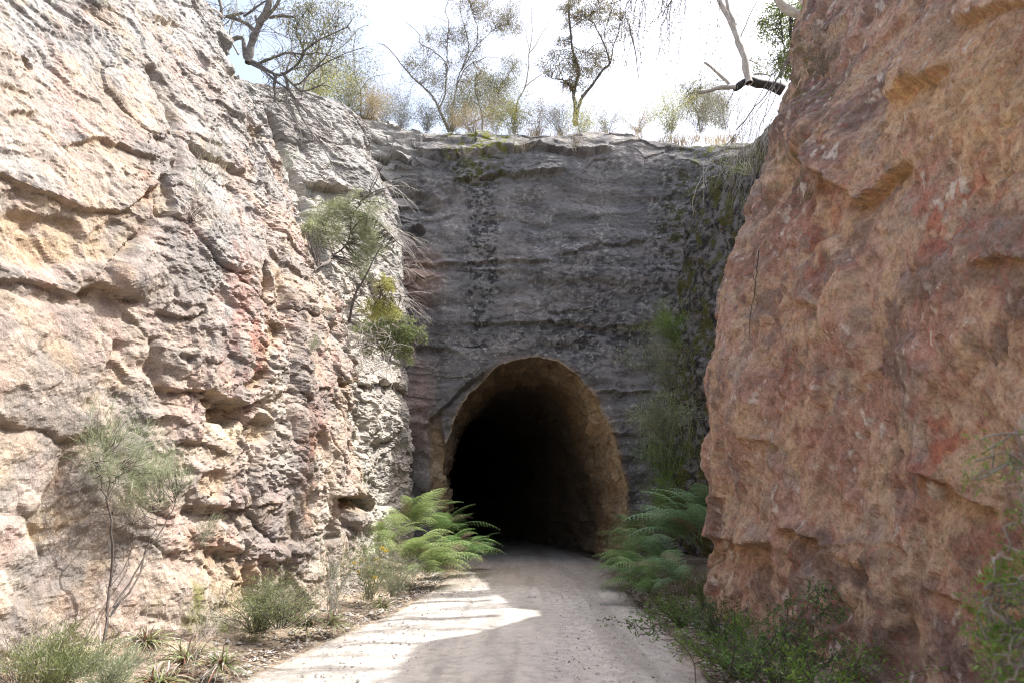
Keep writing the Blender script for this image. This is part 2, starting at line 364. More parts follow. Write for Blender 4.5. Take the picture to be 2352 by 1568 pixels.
moss = np.clip(pocket(jx, jy, 400, 1380, 70, 70, 20, .7) * .9 + pocket(jx, jy, 840, 1000, 16, 10, 0, .5) + pocket(jx, jy, 830, 1110, 40, 40, 0, .7) * .6 + pocket(jx, jy, 500, 1440, 40, 30) * .7, 0, 1) * ss(.05, .35, nD + .3 * nB)
col = mix(col, C3(.15, .145, .03), moss * .9)
col = mix(col, C3(.20, .19, .185), ss(.05, .5, fbm(B * C3(.8, .8, 1.2) + 77, 58, 6, .62)) * .55); col = col * .94
top = ss(0.6, 1.6, Sg - ztop[:, None] + 0.35 * nB); col = mix(col, C3(.30, .25, .18), top * .8)
print('left grid', B.shape)
M_left = rock_mat('grey_sandstone', specks=.25, pits=.55, bump=.55, contrast=.42)
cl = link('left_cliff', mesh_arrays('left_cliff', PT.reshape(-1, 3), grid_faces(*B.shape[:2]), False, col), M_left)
tag(cl, 'sunlit pale grey and pink broken sandstone wall of the cutting', 'cliff', None, 'structure')

# ================================================================== RIGHT ROCK WALL
ys = yaxis([(-24, 1.2, lambda y: 0.3), (1.2, 12.6, lambda y: max(0.010, 0.0032 * y)), (12.6, 24, lambda y: .06), (24, 30, lambda y: .4)])
vs = np.concatenate([np.linspace(-0.4, 15, 640), 15 + np.array([.2, .5, 1, 2, 4, 8, 16, 32, 60])])
Yg, Sg = np.meshgrid(ys, vs, indexing='ij')
xb = np.interp(ys, [-24, -2, 3, 6, 8, 9.6, 10.6, 11.4, 12.4, 14, 17, 19.5, 23], [4.6, 4.0, 3.4, 3.15, 3.0, 2.88, 3.0, 3.6, 4.6, 5.0, 4.9, 4.6, 4.6])
ztopR = np.interp(ys, [-24, 10, 12, 14, 18, 24], [11.6, 11.8, 11.5, 10.6, 11.2, 13.4])
RN = ([-1, 0, 3.3, 5.2, 7.8, 10.9, 13], [0, 0, .12, .5, 1.5, 2.9, 4.2]); RF = ([-1, 0, 5, 9, 12, 14], [0, 0, .3, .8, 1.5, 2.6])
off, Zg = wall_profile(Sg, ztopR[:, None], RN, RF, ss(11.5, 15, Yg))
B = np.stack([off + xb[:, None], Yg, Zg], -1)
N = normals(B)
if N[len(ys) // 2, 200, 0] > 0: N = -N
px, py = project(B)
wn3 = np.stack([fbm(B * .9, 111, 3), fbm(B * .9 + 20, 112, 3), fbm(B * .9 + 40, 113, 3)], -1)
W = B + wn3 * 0.3
jx = px + wn3[..., 0] * 20 + gnoise(B * 5, 5) * 6; jy = py + wn3[..., 1] * 20 + gnoise(B * 5, 6) * 7
f1, e1, r1 = facets(W * C3(.7, .6, .7), 121, 1.1)
f2, e2, r2 = facets(W * C3(2.2, 1.9, 2.4) + 5, 122, 1.2)
fv, ev, rv = facets(W * C3(1.1, 1.15, .38) + 3, 123, 1.3)
D = .10 * (f1 - .5) * ss(0, .06, e1) + .06 * (fv - .5) + .035 * (f2 - .5) - .015 * np.exp(-(ev / .03) ** 2)
D += .13 * fbm(B * .6, 132, 3) + .022 * fbm(B * 2.4, 133, 5, .55) + .005 * fbm(B * 9, 134, 4, .65)
D += .07 * terrace(1.8 * fbm(W * C3(.6, .6, .5), 141, 3), .25) + .03 * terrace(2.2 * fbm(W * C3(1.6, 1.6, 1.2), 142, 4), .3) + .006 * terrace(2.2 * fbm(B * C3(5, 5, 4), 143, 3), .3)
D += .035 * ridged(B * C3(1.5, 1.7, .35), 135, 3)
D -= .03 * ss(.25, .0, np.abs(fbm(W * C3(.8, .8, .9), 137, 2))) * ss(0, .5, gnoise(W * .6, 138))
under = np.zeros(D.shape)
for pts, up, lup, dn, ldn in [
    ([(2060, 236), (2093, 206), (2135, 185), (2177, 150)], .10, 60, .16, 40), ([(1955, 460), (2000, 454), (2034, 403), (2080, 374)], .10, 60, .14, 26),
    ([(1860, 386), (1925, 403), (1962, 437)], .16, 80, .14, 30), ([(2255, 612), (2303, 596), (2400, 606)], .10, 60, .10, 26),
    ([(2105, 1082), (2223, 1124), (2300, 1168)], .14, 90, .10, 50), ([(1825, 1226), (1870, 1232), (1915, 1240)], .10, 50, .12, 22),
    ([(1650, 1236), (1700, 1238), (1800, 1250)], .10, 50, .08, 40), ([(1900, 1260), (1960, 1256), (2040, 1260), (2110, 1266)], .12, 60, -.06, 40),
    ([(1750, 1018), (1780, 1014), (1800, 1020)], .05, 30, .08, 20), ([(2165, 1345), (2230, 1375), (2290, 1400)], .06, 40, .06, 30),
    ([(2200, 45), (2260, 20), (2352, 5)], .1, 50, .12, 30), ([(1840, 690), (1880, 700), (1900, 705)], .06, 30, .06, 20)]:
    d, u = ledge(jx, jy, pts, up * 1.5, lup, dn * 1.3, ldn, 22); D += d; under = np.maximum(under, u * min(1, abs(dn) * 7))
for pts, dep, w in [([(1700, 560), (1740, 640), (1735, 760), (1720, 860)], .06, 14), ([(1990, 760), (2000, 900), (2010, 1000)], .05, 18),
    ([(1770, 1250), (1760, 1340), (1780, 1460)], .07, 12), ([(1840, 1260), (1835, 1350), (1850, 1450)], .07, 10), ([(2105, 640), (2150, 760), (2200, 860), (2280, 960)], .09, 26),
    ([(1960, 440), (1965, 520), (1900, 640)], .06, 12), ([(2150, 1266), (2110, 1360), (2120, 1480)], .06, 14), ([(1690, 1250), (1700, 1330), (1690, 1440)], .05, 10)]:
    d, u = groove(jx, jy, pts, dep, w); D += d
D += .22 * pocket(jx, jy, 1900, 330, 90, 80, 20, .7) + .10 * pocket(jx, jy, 1990, 1330, 90, 70, 0, .5) + .08 * pocket(jx, jy, 1620, 860, 60, 60, 0, .7)
D *= np.clip(Yg / 9, .5, 1)
D += .12 * pocket(jx, jy, 1990, 1420, 120, 160, 10, .12, 3.5)
D += .12 * ss(1.0, -.1, Zg) * ss(11.5, 10, Yg)
ck = fbm(W * C3(.9, .8, .8), 144, 5, .6); D -= .05 * np.exp(-(ck / .022) ** 2) * ss(-.1, .3, gnoise(B * .6, 145)); ck2 = fbm(W * C3(2.4, 2.0, 2.0), 146, 4, .6); D -= .02 * np.exp(-(ck2 / .04) ** 2) * ss(0, .3, gnoise(B * 1.1, 147))
D *= (.25 + .75 * (1 - ss(1.0, 6.0, np.maximum(Sg - ztopR[:, None], 0))))
D = blur(D) + .010 * terrace(2.2 * fbm(W * 2.6, 148, 4, .6), .15) + .009 * fbm(B * 8, 149, 4, .7)
PT = B + N * D[..., None]
RIGHT_P, RIGHT_px, RIGHT_py = PT, px, py
nA = fbm(B * .6, 151, 5); nB = fbm(B * 1.6, 152, 5); nC = fbm(B * C3(2.4, 2.4, 1.2), 153, 4); nD = fbm(B * 5, 154, 4)
tan = C3(.44, .318, .218); rose = C3(.385, .25, .195); purple = C3(.185, .135, .12); pale = C3(.50, .385, .27); red = C3(.36, .095, .05); greyp = C3(.30, .26, .235)
col = np.broadcast_to(tan, B.shape).copy()
col = mix(col, rose, ss(-.35, .3, nB + .3 * nD)); col = mix(col, pale, ss(.05, .55, nA + .3 * nD) * .7)
col = mix(col, purple, ss(-.02, .4, fbm(B * 1.1, 155, 6, .6) + .3 * nD) * .8)
col = mix(col, greyp, ss(.15, .5, fbm(B * 1.9 + 7, 156, 4)) * .5)
col = mix(col, C3(.47, .28, .1), np.clip(under, 0, 1) * .7)
bigpale = pocket(jx, jy, 2250, 230, 170, 190, 0, .7); col = mix(col, C3(.52, .36, .2), bigpale * .6)
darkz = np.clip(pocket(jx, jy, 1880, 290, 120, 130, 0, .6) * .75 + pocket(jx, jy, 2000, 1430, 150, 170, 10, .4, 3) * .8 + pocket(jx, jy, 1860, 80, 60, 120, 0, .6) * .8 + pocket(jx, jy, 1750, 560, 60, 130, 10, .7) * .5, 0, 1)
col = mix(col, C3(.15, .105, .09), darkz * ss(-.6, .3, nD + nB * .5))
redm = np.clip(pocket(jx, jy, 2200, 480, 90, 130, 40, .8) * .8 + pocket(jx, jy, 2180, 1010, 110, 100, 0, .8) * .75 + pocket(jx, jy, 1890, 560, 60, 170, 15, .8) * .5 + pocket(jx, jy, 1840, 1290, 22, 90, 0, .6) * .6 + pocket(jx, jy, 1900, 900, 100, 140, 0, .8) * .35 + pocket(jx, jy, 2280, 1350, 70, 120, 0, .8) * .6, 0, 1)
col = mix(col, red, redm * ss(-.15, .45, nD + .4 * nC) * .85)
col = mix(col, C3(.16, .085, .065), ss(.22, .42, fbm(B * C3(14, 14, 9), 159, 4, .7) + .25 * nB) * .38); col = mix(col, C3(.33, .11, .07), ss(.3, .45, fbm(B * C3(11, 11, 7) + 4, 160, 4, .7) + .3 * nA) * .35)
flake = ss(.40, .5, fbm(B * C3(9, 9, 5.5), 157, 3)) * ss(-.1, .3, nB); col = mix(col, C3(.55, .5, .44), flake * .8)
mossm = np.clip(pocket(jx, jy, 1870, 180, 90, 80, 0, .7) * .8 + pocket(jx, jy, 1840, 400, 60, 60) * .7, 0, 1) * ss(.1, .4, nD); col = mix(col, C3(.13, .11, .03), mossm * .8)
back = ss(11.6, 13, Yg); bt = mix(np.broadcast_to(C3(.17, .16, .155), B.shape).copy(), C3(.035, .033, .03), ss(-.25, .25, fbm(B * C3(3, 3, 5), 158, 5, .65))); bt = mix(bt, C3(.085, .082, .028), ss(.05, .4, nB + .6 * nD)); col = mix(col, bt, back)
top = ss(0.6, 1.6, Sg - ztopR[:, None] + 0.35 * nB); col = mix(col, C3(.26, .21, .15), top * .8)
print('right grid', B.shape)
M_right = rock_mat('orange_sandstone', specks=.6, pits=.5, bump=.5, fine=30, contrast=.5)
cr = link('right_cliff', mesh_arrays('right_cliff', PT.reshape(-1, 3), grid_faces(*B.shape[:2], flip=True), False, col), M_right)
tag(cr, 'shaded orange and purple weathered sandstone wall of the cutting', 'cliff', None, 'structure')

# ================================================================== HEADWALL WITH THE TUNNEL MOUTH
def head_map(x, s):
    Y = 20.3 + .055 * np.minimum(s, 13)
    Y = Y - .22 * np.maximum(-3.0 - x, 0) ** 1.6 - .12 * np.maximum(x - 3.8, 0) ** 2
    t0 = 12.4 - .45 * np.maximum(x - 4.2, 0); Rr = 2.7
    t = np.maximum(s - t0, 0); a = np.minimum(t / Rr, 1.45)
    Y = Y + Rr * (1 - np.cos(a)) + np.maximum(t - 1.45 * Rr, 0)
    z = np.minimum(s, t0) + Rr * np.sin(a) + np.maximum(t - 1.45 * Rr, 0) * .05
    return Y, z
mouth_px = [(1016, 1330), (1017, 1240), (1018, 1150), (1020, 1085), (1028, 1025), (1046, 965), (1080, 905), (1125, 857), (1176, 829), (1228, 819), (1278, 830), (1330, 868), (1372, 925), (1400, 990), (1420, 1060), (1434, 1130), (1440, 1200), (1441, 1330)]
mp_ = np.array([P(a, b, 20.6) for a, b in mouth_px])[:, [0, 2]]; mp_[0, 1] = -.3; mp_[-1, 1] = -.3
NT = 1250
def resample(pts, n):
    pts = np.array(pts, float); d = np.r_[0, np.cumsum(np.hypot(*np.diff(pts, axis=0).T))]
    t = np.linspace(0, d[-1], n); return np.stack([np.interp(t, d, pts[:, k]) for k in range(pts.shape[1])], 1)
A_ = resample(mp_, NT)
k_ = np.ones(21) / 21
for c in (0, 1): A_[:, c] = np.convolve(np.pad(A_[:, c], 10, mode='edge'), k_, 'valid')
TOPS = 19.5
outer = resample([(-7.5, -.3), (-7.5, TOPS), (9, TOPS), (9, -.3)], NT)
A3 = np.stack([A_[:, 0], 0 * A_[:, 0], A_[:, 1]], -1); rad_ = A_ - np.array((A_[:, 0].mean(), 2.5)); rad_ /= np.linalg.norm(rad_, axis=1, keepdims=True)
chip = .07 * fbm(A3 * .9, 241, 3) + .022 * terrace(2.2 * fbm(A3 * 2.2, 242, 3), .3) + .008 * gnoise(A3 * 9, 243); A_ = A_ + rad_ * chip[:, None]
A_[:, 1][[0, -1]] = -.3
rr = np.concatenate([np.linspace(0, 1, 520)])
rr = rr ** 1.12
X2 = A_[:, None, 0] + (outer - A_)[:, None, 0] * rr[None, :]
S2 = A_[:, None, 1] + (outer - A_)[:, None, 1] * rr[None, :]
Yh, Zh = head_map(X2, S2)
B = np.stack([X2, Yh, Zh], -1)
N = normals(B)
if N[NT // 2, 100, 1] > 0: N = -N
px, py = project(B)
wn3 = np.stack([fbm(B * .8, 211, 3), fbm(B * .8 + 20, 212, 3), fbm(B * .8 + 40, 213, 3)], -1)
W = B + wn3 * .25
jx = px + wn3[..., 0] * 10 + gnoise(B * 4, 5) * 4; jy = py + wn3[..., 1] * 10 + gnoise(B * 4, 6) * 5
D = .28 * fbm(B * C3(.28, .28, .4), 221, 3)
strata = gnoise(np.stack([W[..., 0] * .35, W[..., 1] * .2, W[..., 2] * 2.4], -1), 222); strata2 = gnoise(np.stack([W[..., 0] * .6, W[..., 1] * .3, W[..., 2] * 6.5], -1), 223)
st = np.sign(strata) * np.abs(strata) ** .6
D += .065 * st + .018 * strata2 + .045 * fbm(B * C3(1.1, 1.1, 1.8), 224, 4) + .008 * ridged(B * 5, 225, 3)
saw = W[..., 2] * 1.7 + .35 * gnoise(W * C3(.3, .3, .1), 226) * 3; fr = saw - np.floor(saw)
amp = ss(-.1, .45, gnoise(np.stack([W[..., 0] * .5, W[..., 1] * 0, np.floor(saw) * 3.1], -1), 227))
D += .09 * amp * (fr ** 2 - .3)      # thin beds standing out at their lower lip
under = amp * (1 - ss(0, .06, fr))
low = 1 - ss(3, 8, Zh); D += .06 * (facets(W * C3(1.2, 1.2, 2.6), 228, 1.0)[0] - .5) * (.3 + .7 * low)
for pts, up, lup, dn, ldn in [([(960, 612), (1060, 606), (1180, 602), (1260, 600)], .12, 30, .12, 16), ([(1080, 745), (1250, 735), (1400, 748), (1520, 742)], .10, 26, .10, 14),
    ([(1290, 590), (1400, 560), (1480, 548)], .08, 26, .08, 14), ([(960, 800), (1030, 796), (1060, 810)], .1, 26, .1, 14), ([(1040, 408), (1140, 400), (1300, 396)], .14, 22, .14, 16), ([(980, 352), (1200, 346), (1400, 356)], .2, 14, .16, 16),
    ([(1380, 900), (1440, 905), (1500, 898)], .12, 30, .1, 16), ([(1400, 1000), (1470, 1004)], .12, 30, .1, 16)]:
    d, u = ledge(jx, jy, pts, up, lup, dn, ldn, 22); D += d; under = np.maximum(under, u * .8)
# the overhanging brow round the arch
brow = np.exp(-rr[None, :] * 22); D += .16 * brow * (0.6 + .9 * gnoise(W * 1.2, 229)) + .05 * (facets(W * C3(2, 2, 2.6), 233, 1.2)[0] - .5) * np.exp(-rr[None, :] * 9)
lm = pocket(jx, jy, 1004, 1062, 20, 92, 0, .3, 3); D -= .30 * lm; d_, u_ = ledge(jx, jy, [(978, 985), (1015, 948), (1060, 900), (1105, 855)], .14, 30, .14, 45, 10); D += d_
D -= .5 * pocket(jx, jy, 955, 530, 18, 14, 0, .4) + .15 * pocket(jx, jy, 1100, 880, 60, 14, -35, .5)
D += .30 * pocket(jx, jy, 1000, 450, 60, 60, 0, .9) * fbm(B * 1.5, 230, 3)
# grazing sun catches a broken shoulder at the left
sh = ss(-2.2, -4.2, X2) * ss(5, 8, Zh); D += sh * (.22 * (facets(W * C3(1.2, 1.2, 3.4), 231, 1.2)[0] - .5) + .1 * strata2)
topz = ss(12.0, 13.5, S2); D += topz * .09 * (facets(W * C3(.9, .9, 1.6), 232, 1.0)[0] - .5)
D *= 1 - .6 * ss(17, 19, S2)
PT = B + N * D[..., None]
HEAD_P, HEAD_px, HEAD_py = PT, px, py
nA = fbm(B * C3(.5, .5, .9), 251, 5); nB = fbm(B * 1.5, 252, 5); nC = fbm(B * C3(1.6, 1.6, .35), 253, 4); nD = fbm(B * C3(4, 4, 7), 254, 4)
slate = C3(.158, .153, .153); mauve = C3(.215, .198, .193); black = C3(.035, .034, .036); lgrey = C3(.27, .26, .25); ochre = C3(.36, .25, .14)
col = np.broadcast_to(slate, B.shape).copy()
col = mix(col, mauve, ss(-.2, .4, nA + .3 * strata)); col = mix(col, lgrey, ss(.1, .6, nB + .5 * strata2) * .5)
nE = fbm(B * C3(5, 5, 8), 256, 4, .65); stain = ss(.05, .45, .7 * nC + .5 * nD + .45 * nE); col = mix(col, black, stain * .42)
sm = np.clip(pocket(jx, jy, 1108, 580, 30, 160, 0, .7) * 2 + pocket(jx, jy, 1075, 360, 36, 60, 0, .7) * 1.5 + pocket(jx, jy, 1400, 640, 130, 110, 0, .8) * .7 + pocket(jx, jy, 1630, 470, 110, 260, 8, .5) * 1.6 + pocket(jx, jy, 1290, 790, 200, 60, 0, .8) * .7, 0, 1)
col = mix(col, black, sm * ss(-.25, .35, .6 * nD + .6 * nE + .3 * nB) * .92); lich = ss(.34, .5, fbm(B * 9, 257, 3, .6)) * ss(-.1, .3, nB + .5 * sm); col = mix(col, C3(.48, .48, .44), lich * .42)
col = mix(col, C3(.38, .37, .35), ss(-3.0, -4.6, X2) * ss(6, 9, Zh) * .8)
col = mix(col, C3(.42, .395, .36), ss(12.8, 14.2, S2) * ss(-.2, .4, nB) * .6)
col = mix(col, lgrey, ss(3.6, 0.2, Zh) * ss(-.2, .4, nB) * .5)
col = mix(col, C3(.4, .23, .16), np.clip(pocket(jx, jy, 940, 640, 60, 60, 0, .9) * .5 + pocket(jx, jy, 960, 930, 30, 120, 0, .8) * .3, 0, 1))
mossp = np.clip(pocket(jx, jy, 1100, 325, 80, 40, 0, .6) * 1.2 + pocket(jx, jy, 1540, 300, 50, 14, 0, .6) + pocket(jx, jy, 1640, 430, 90, 200, 10, .7) * .8 + pocket(jx, jy, 1110, 395, 70, 26, 0, .7) * .8 + pocket(jx, jy, 1560, 1000, 60, 200, 0, .7) * .8, 0, 1) * ss(.0, .3, nD + .35 * nB)
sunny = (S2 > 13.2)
col = mix(col, C3(.10, .105, .02), mossp * .85 * (~sunny)); col = mix(col, C3(.16, .165, .03), mossp * sunny)  # same moss twice: sunlight painted into the brighter tone above the lip
rim = np.clip(np.exp(-rr[None, :] * 260) * (.9 + .4 * gnoise(W * 2, 255)) * ss(-.5, .3, Zh - 1), 0, 1) + lm * .9
right_rim = np.exp(-rr[None, :] * 110) * ss(2.0, 3.0, X2) * ss(6.0, 4.5, Zh)
col = mix(col, ochre, np.clip(rim * .85 + right_rim * .8, 0, 1)); col = mix(col, C3(.45, .37, .27), np.clip(lm * ss(-.2, .4, nB), 0, 1) * .6)
M_head = rock_mat('dark_lichen_sandstone', specks=.75, pits=.6, bump=.5, fine=30, contrast=.45, aniso=(1, 1, 1.8))
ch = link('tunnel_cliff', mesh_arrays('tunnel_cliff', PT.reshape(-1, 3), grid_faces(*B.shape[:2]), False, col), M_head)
tag(ch, 'dark lichen stained rock face around and above the tunnel mouth', 'cliff', None, 'structure')

# bore: continues from the mouth ring
ring0 = PT[:, 0, :]
nd = np.concatenate([np.linspace(0, 2.2, 70), 2.2 + np.cumsum(np.linspace(.05, 1.1, 60))])
sub = slice(None, None, 2); ring = ring0[sub]; AN = A_[sub]
cx0 = (AN[0, 0] + AN[-1, 0]) / 2
TT = np.zeros((len(nd), len(ring), 3))
flare = 1 - .035 * ss(0, 1.3, nd) 
for k, d in enumerate(nd):
    f = flare[k]; bend = -.007 * d * d - .05 * d
    ymix = math.exp(-d / 1.2)
    TT[k, :, 0] = cx0 + (ring[:, 0] - cx0) * f + bend
    TT[k, :, 2] = ring[:, 2] * f if d > 0 else ring[:, 2]
    TT[k, :, 1] = ring[:, 1] * ymix + (21.0) * (1 - ymix) + d
N = normals(TT); 
if N[40, len(ring) // 2, 2] > 0: N = -N
DD = (-.05 + .2 * fbm(TT * .9, 261, 4) + .09 * (facets(TT * C3(1.5, 1.2, 1.6), 262, 1.3)[0] - .5) + .025 * (facets(TT * C3(4, 4, 4), 266, 1.2)[0] - .5) + .03 * fbm(TT * 5, 263, 3)) * ss(0, .35, nd)[:, None]
TB = TT + N * DD[..., None]
tc_ = np.broadcast_to(C3(.42, .29, .165), TT.shape).copy(); nb = fbm(TT * 1.6, 264, 5)
tc_ = mix(tc_, C3(.36, .27, .18), ss(-.2, .4, nb)); tc_ = mix(tc_, C3(.42, .34, .24), ss(.1, .5, fbm(TT * 1.1 + 5, 265, 4)) * .6)
tc_ = mix(tc_, C3(.09, .08, .07), ss(1.2, 6, nd)[:, None] * .6 + 0 * nb)  # gloom deeper in the bore is painted into the rock colour
angle_ = np.arctan2(TT[..., 2] - 2.5, TT[..., 0] - cx0); tc_ = mix(tc_, C3(.12, .085, .06), ss(.7, 1.5, angle_) * .7 + 0 * nb)  # roof and left jamb coloured darker to imitate their shade
tc_ = mix(tc_, C3(.52, .41, .28), np.exp(-nd / .5)[:, None] * ss(-.9, -.3, angle_) * ss(1.2, .5, angle_))   # right lip paler, against the painted shade of roof and left jamb
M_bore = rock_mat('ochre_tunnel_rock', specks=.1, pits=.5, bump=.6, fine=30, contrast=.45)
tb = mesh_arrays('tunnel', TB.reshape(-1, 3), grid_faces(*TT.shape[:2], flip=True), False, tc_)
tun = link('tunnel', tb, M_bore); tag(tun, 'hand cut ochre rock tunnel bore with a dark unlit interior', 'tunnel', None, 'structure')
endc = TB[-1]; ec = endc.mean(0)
me = bpy.data.meshes.new('tunnel_light_cap'); me.from_pydata([tuple(v) for v in endc] + [tuple(ec + np.array((0, 1.5, 0)))], [], [(i, i + 1, len(endc)) for i in range(len(endc) - 1)]); me.update()
bk, n_, l_, b_ = new_mat('dark_cap'); b_.inputs['Base Color'].default_value = (.05, .045, .04, 1); b_.inputs['Roughness'].default_value = .95
link('tunnel_light_cap', me, bk, tun)  # added cap, unseen past the bend, keeps daylight out of the bore

# ================================================================== PLATEAU / HILLS behind
xs = np.linspace(-140, 140, 240); ys2 = np.concatenate([np.linspace(23.2, 40, 60), np.linspace(41, 260, 70)])
Xg, Yg2 = np.meshgrid(xs, ys2, indexing='ij'); Bq = np.stack([Xg, Yg2, 0 * Xg], -1)
Zq = 15.0 + .35 * fbm(Bq * .12, 301, 4) - .012 * (Yg2 - 23) + 1.2 * fbm(Bq * .02, 302, 3) * ss(28, 60, Yg2)
Zq = np.where(Yg2 < 24.5, Zq - .5, Zq)
Bq[..., 2] = Zq
cq = mix(np.broadcast_to(C3(.24, .20, .13), Bq.shape).copy(), C3(.12, .13, .06), ss(-.2, .4, fbm(Bq * .4, 303, 4)))
M_soil = rock_mat('sandy_soil', specks=0, pits=.2, bump=.3, fine=20, contrast=.3)
hl = link('hill', mesh_arrays('hill', Bq.reshape(-1, 3), grid_faces(*Xg.shape), True, cq), M_soil); tag(hl, 'scrubby plateau above the tunnel', None, None, 'structure')

# ================================================================== GROUND AND ROAD
def road_edges(Y):
    l = np.interp(Y, [-24, 0, 5, 6.6, 8.5, 11, 14, 17, 20, 60], [-2.6, -2.4, -2.5, -2.5, -2.25, -1.8, -1.55, -1.55, -1.7, -2.0])
    r = np.interp(Y, [-24, 0, 5, 6.6, 9, 12, 15, 20, 60], [2.2, 1.8, 1.75, 1.8, 2.0, 2.1, 2.25, 2.7, 2.6])
    return l, r
def bend_x(Y): d = np.maximum(Y - 20.6, 0); return -.007 * d * d - .05 * d
xs = np.linspace(-7, 8, 420); yg = yaxis([(-24, 2, lambda y: .3), (2, 21, lambda y: max(.02, .004 * y)), (21, 60, lambda y: .25)])
Xg, Yg3 = np.meshgrid(xs, yg, indexing='ij'); l_, r_ = road_edges(Yg3)
bx = bend_x(Yg3); inside = np.minimum(Xg - bx - l_, r_ - (Xg - bx))        # + inside the road
Bg = np.stack([Xg + 0 * bx, Yg3, 0 * Xg], -1)
hg = -.012 + .35 * ss(0, -2.2, inside) ** 1.3 * (Yg3 < 19.5) + .035 * fbm(Bg * 1.2, 311, 4) * ss(.05, -.4, inside) + .018 * np.abs(fbm(Bg * 6, 312, 3)) * ss(.05, -.2, inside) - .03 * ss(.1, .5, inside)
Bg[..., 2] = hg
n1 = fbm(Bg * 1.3, 313, 5); n2 = fbm(Bg * 7, 314, 4)
cg = mix(np.broadcast_to(C3(.36, .29, .22), Bg.shape).copy(), C3(.13, .095, .07), ss(-.35, .35, n1 + .6 * n2)); cg = mix(cg, C3(.5, .44, .36), ss(.15, .6, n2) * .6)
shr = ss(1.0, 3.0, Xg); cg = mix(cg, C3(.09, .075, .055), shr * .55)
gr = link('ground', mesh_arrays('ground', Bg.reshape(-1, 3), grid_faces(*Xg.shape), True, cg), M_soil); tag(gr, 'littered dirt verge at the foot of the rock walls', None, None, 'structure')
us = np.linspace(0, 1, 300); Ug, Yg4 = np.meshgrid(us, yg, indexing='ij'); l_, r_ = road_edges(Yg4)
wob = .07 * gnoise(np.stack([Yg4 * 1.1, 0 * Yg4, Ug * 0 + (Ug > .5) * 5], -1), 320) + .03 * gnoise(np.stack([Yg4 * 4, 0 * Yg4, (Ug > .5) * 5.], -1), 321)
Xr = l_ + (r_ - l_) * Ug + bend_x(Yg4) + wob * (np.abs(Ug - .5) * 2) ** 6
Br = np.stack([Xr, Yg4, 0 * Xr], -1)
trk = np.exp(-((Ug - .28) / .07) ** 2) + np.exp(-((Ug - .70) / .07) ** 2)
edge = (np.abs(Ug - .5) * 2)
Br[..., 2] = .010 + .05 * (1 - edge ** 2) - .018 * trk + .008 * fbm(Br * 2, 322, 4) + .004 * fbm(Br * 12, 323, 3) - .05 * ss(.95, 1, edge)
n1 = fbm(Br * C3(1.2, .35, 1), 324, 5); n2 = fbm(Br * 9, 325, 4); n3 = fbm(Br * C3(6, .5, 1), 326, 3)
cr_ = mix(np.broadcast_to(C3(.50, .468, .425), Br.shape).copy(), C3(.41, .385, .35), ss(-.3, .4, n1)); cr_ = mix(cr_, C3(.50, .485, .46), trk * .5 * ss(-.5, .3, n3))
cr_ = mix(cr_, C3(.30, .27, .24), ss(.0, .5, n2 + .5 * n3) * .45)
cr_ = mix(cr_, C3(.27, .25, .225), ss(.05, .45, fbm(Br * C3(2.6, .18, 1) + 8, 327, 4)) * .55)
cr_ = mix(cr_, C3(.30, .23, .17), ss(.86, .99, edge + .1 * n2) * .6)
wet = ss(12.5, 14.5, Yg4 + 1.2 * n1) * (1 - ss(19.5, 21, Yg4) * .3); cr_ = mix(cr_, C3(.24, .19, .145), wet * .5)
M_road = rock_mat('compacted_gravel', specks=.25, pits=.3, bump=.35, fine=40, contrast=.26)
rd = link('road', mesh_arrays('road', Br.reshape(-1, 3), grid_faces(*Xr.shape), True, cr_), M_road); tag(rd, 'pale compacted gravel track leading into the tunnel', None, None, 'structure')

# nearest rock depth (world Y) behind every photo pixel, so that plants are rooted in front of the rock
DB = np.full((440, 600), 99.0)
for Pg in (LEFT_P, RIGHT_P, HEAD_P):
    qx, qy = project(Pg); q = Pg[..., 1]; m = (qx > -20) & (qx < 2372) & (qy > -100) & (qy < 1650) & (q > .5)
    np.minimum.at(DB, (((qy[m] + 100) / 4).astype(int), ((qx[m] + 20) / 4).astype(int)), q[m])
def depth_at(px, py):
    j = int(min(max((px + 20) / 4, 2), 597)); i = int(min(max((py + 100) / 4, 2), 437)); return float(DB[i - 2:i + 3, j - 2:j + 3].min())
def PC(px, py, Y, margin=.15):
    return P(px, py, min(Y, depth_at(px, py) - margin))

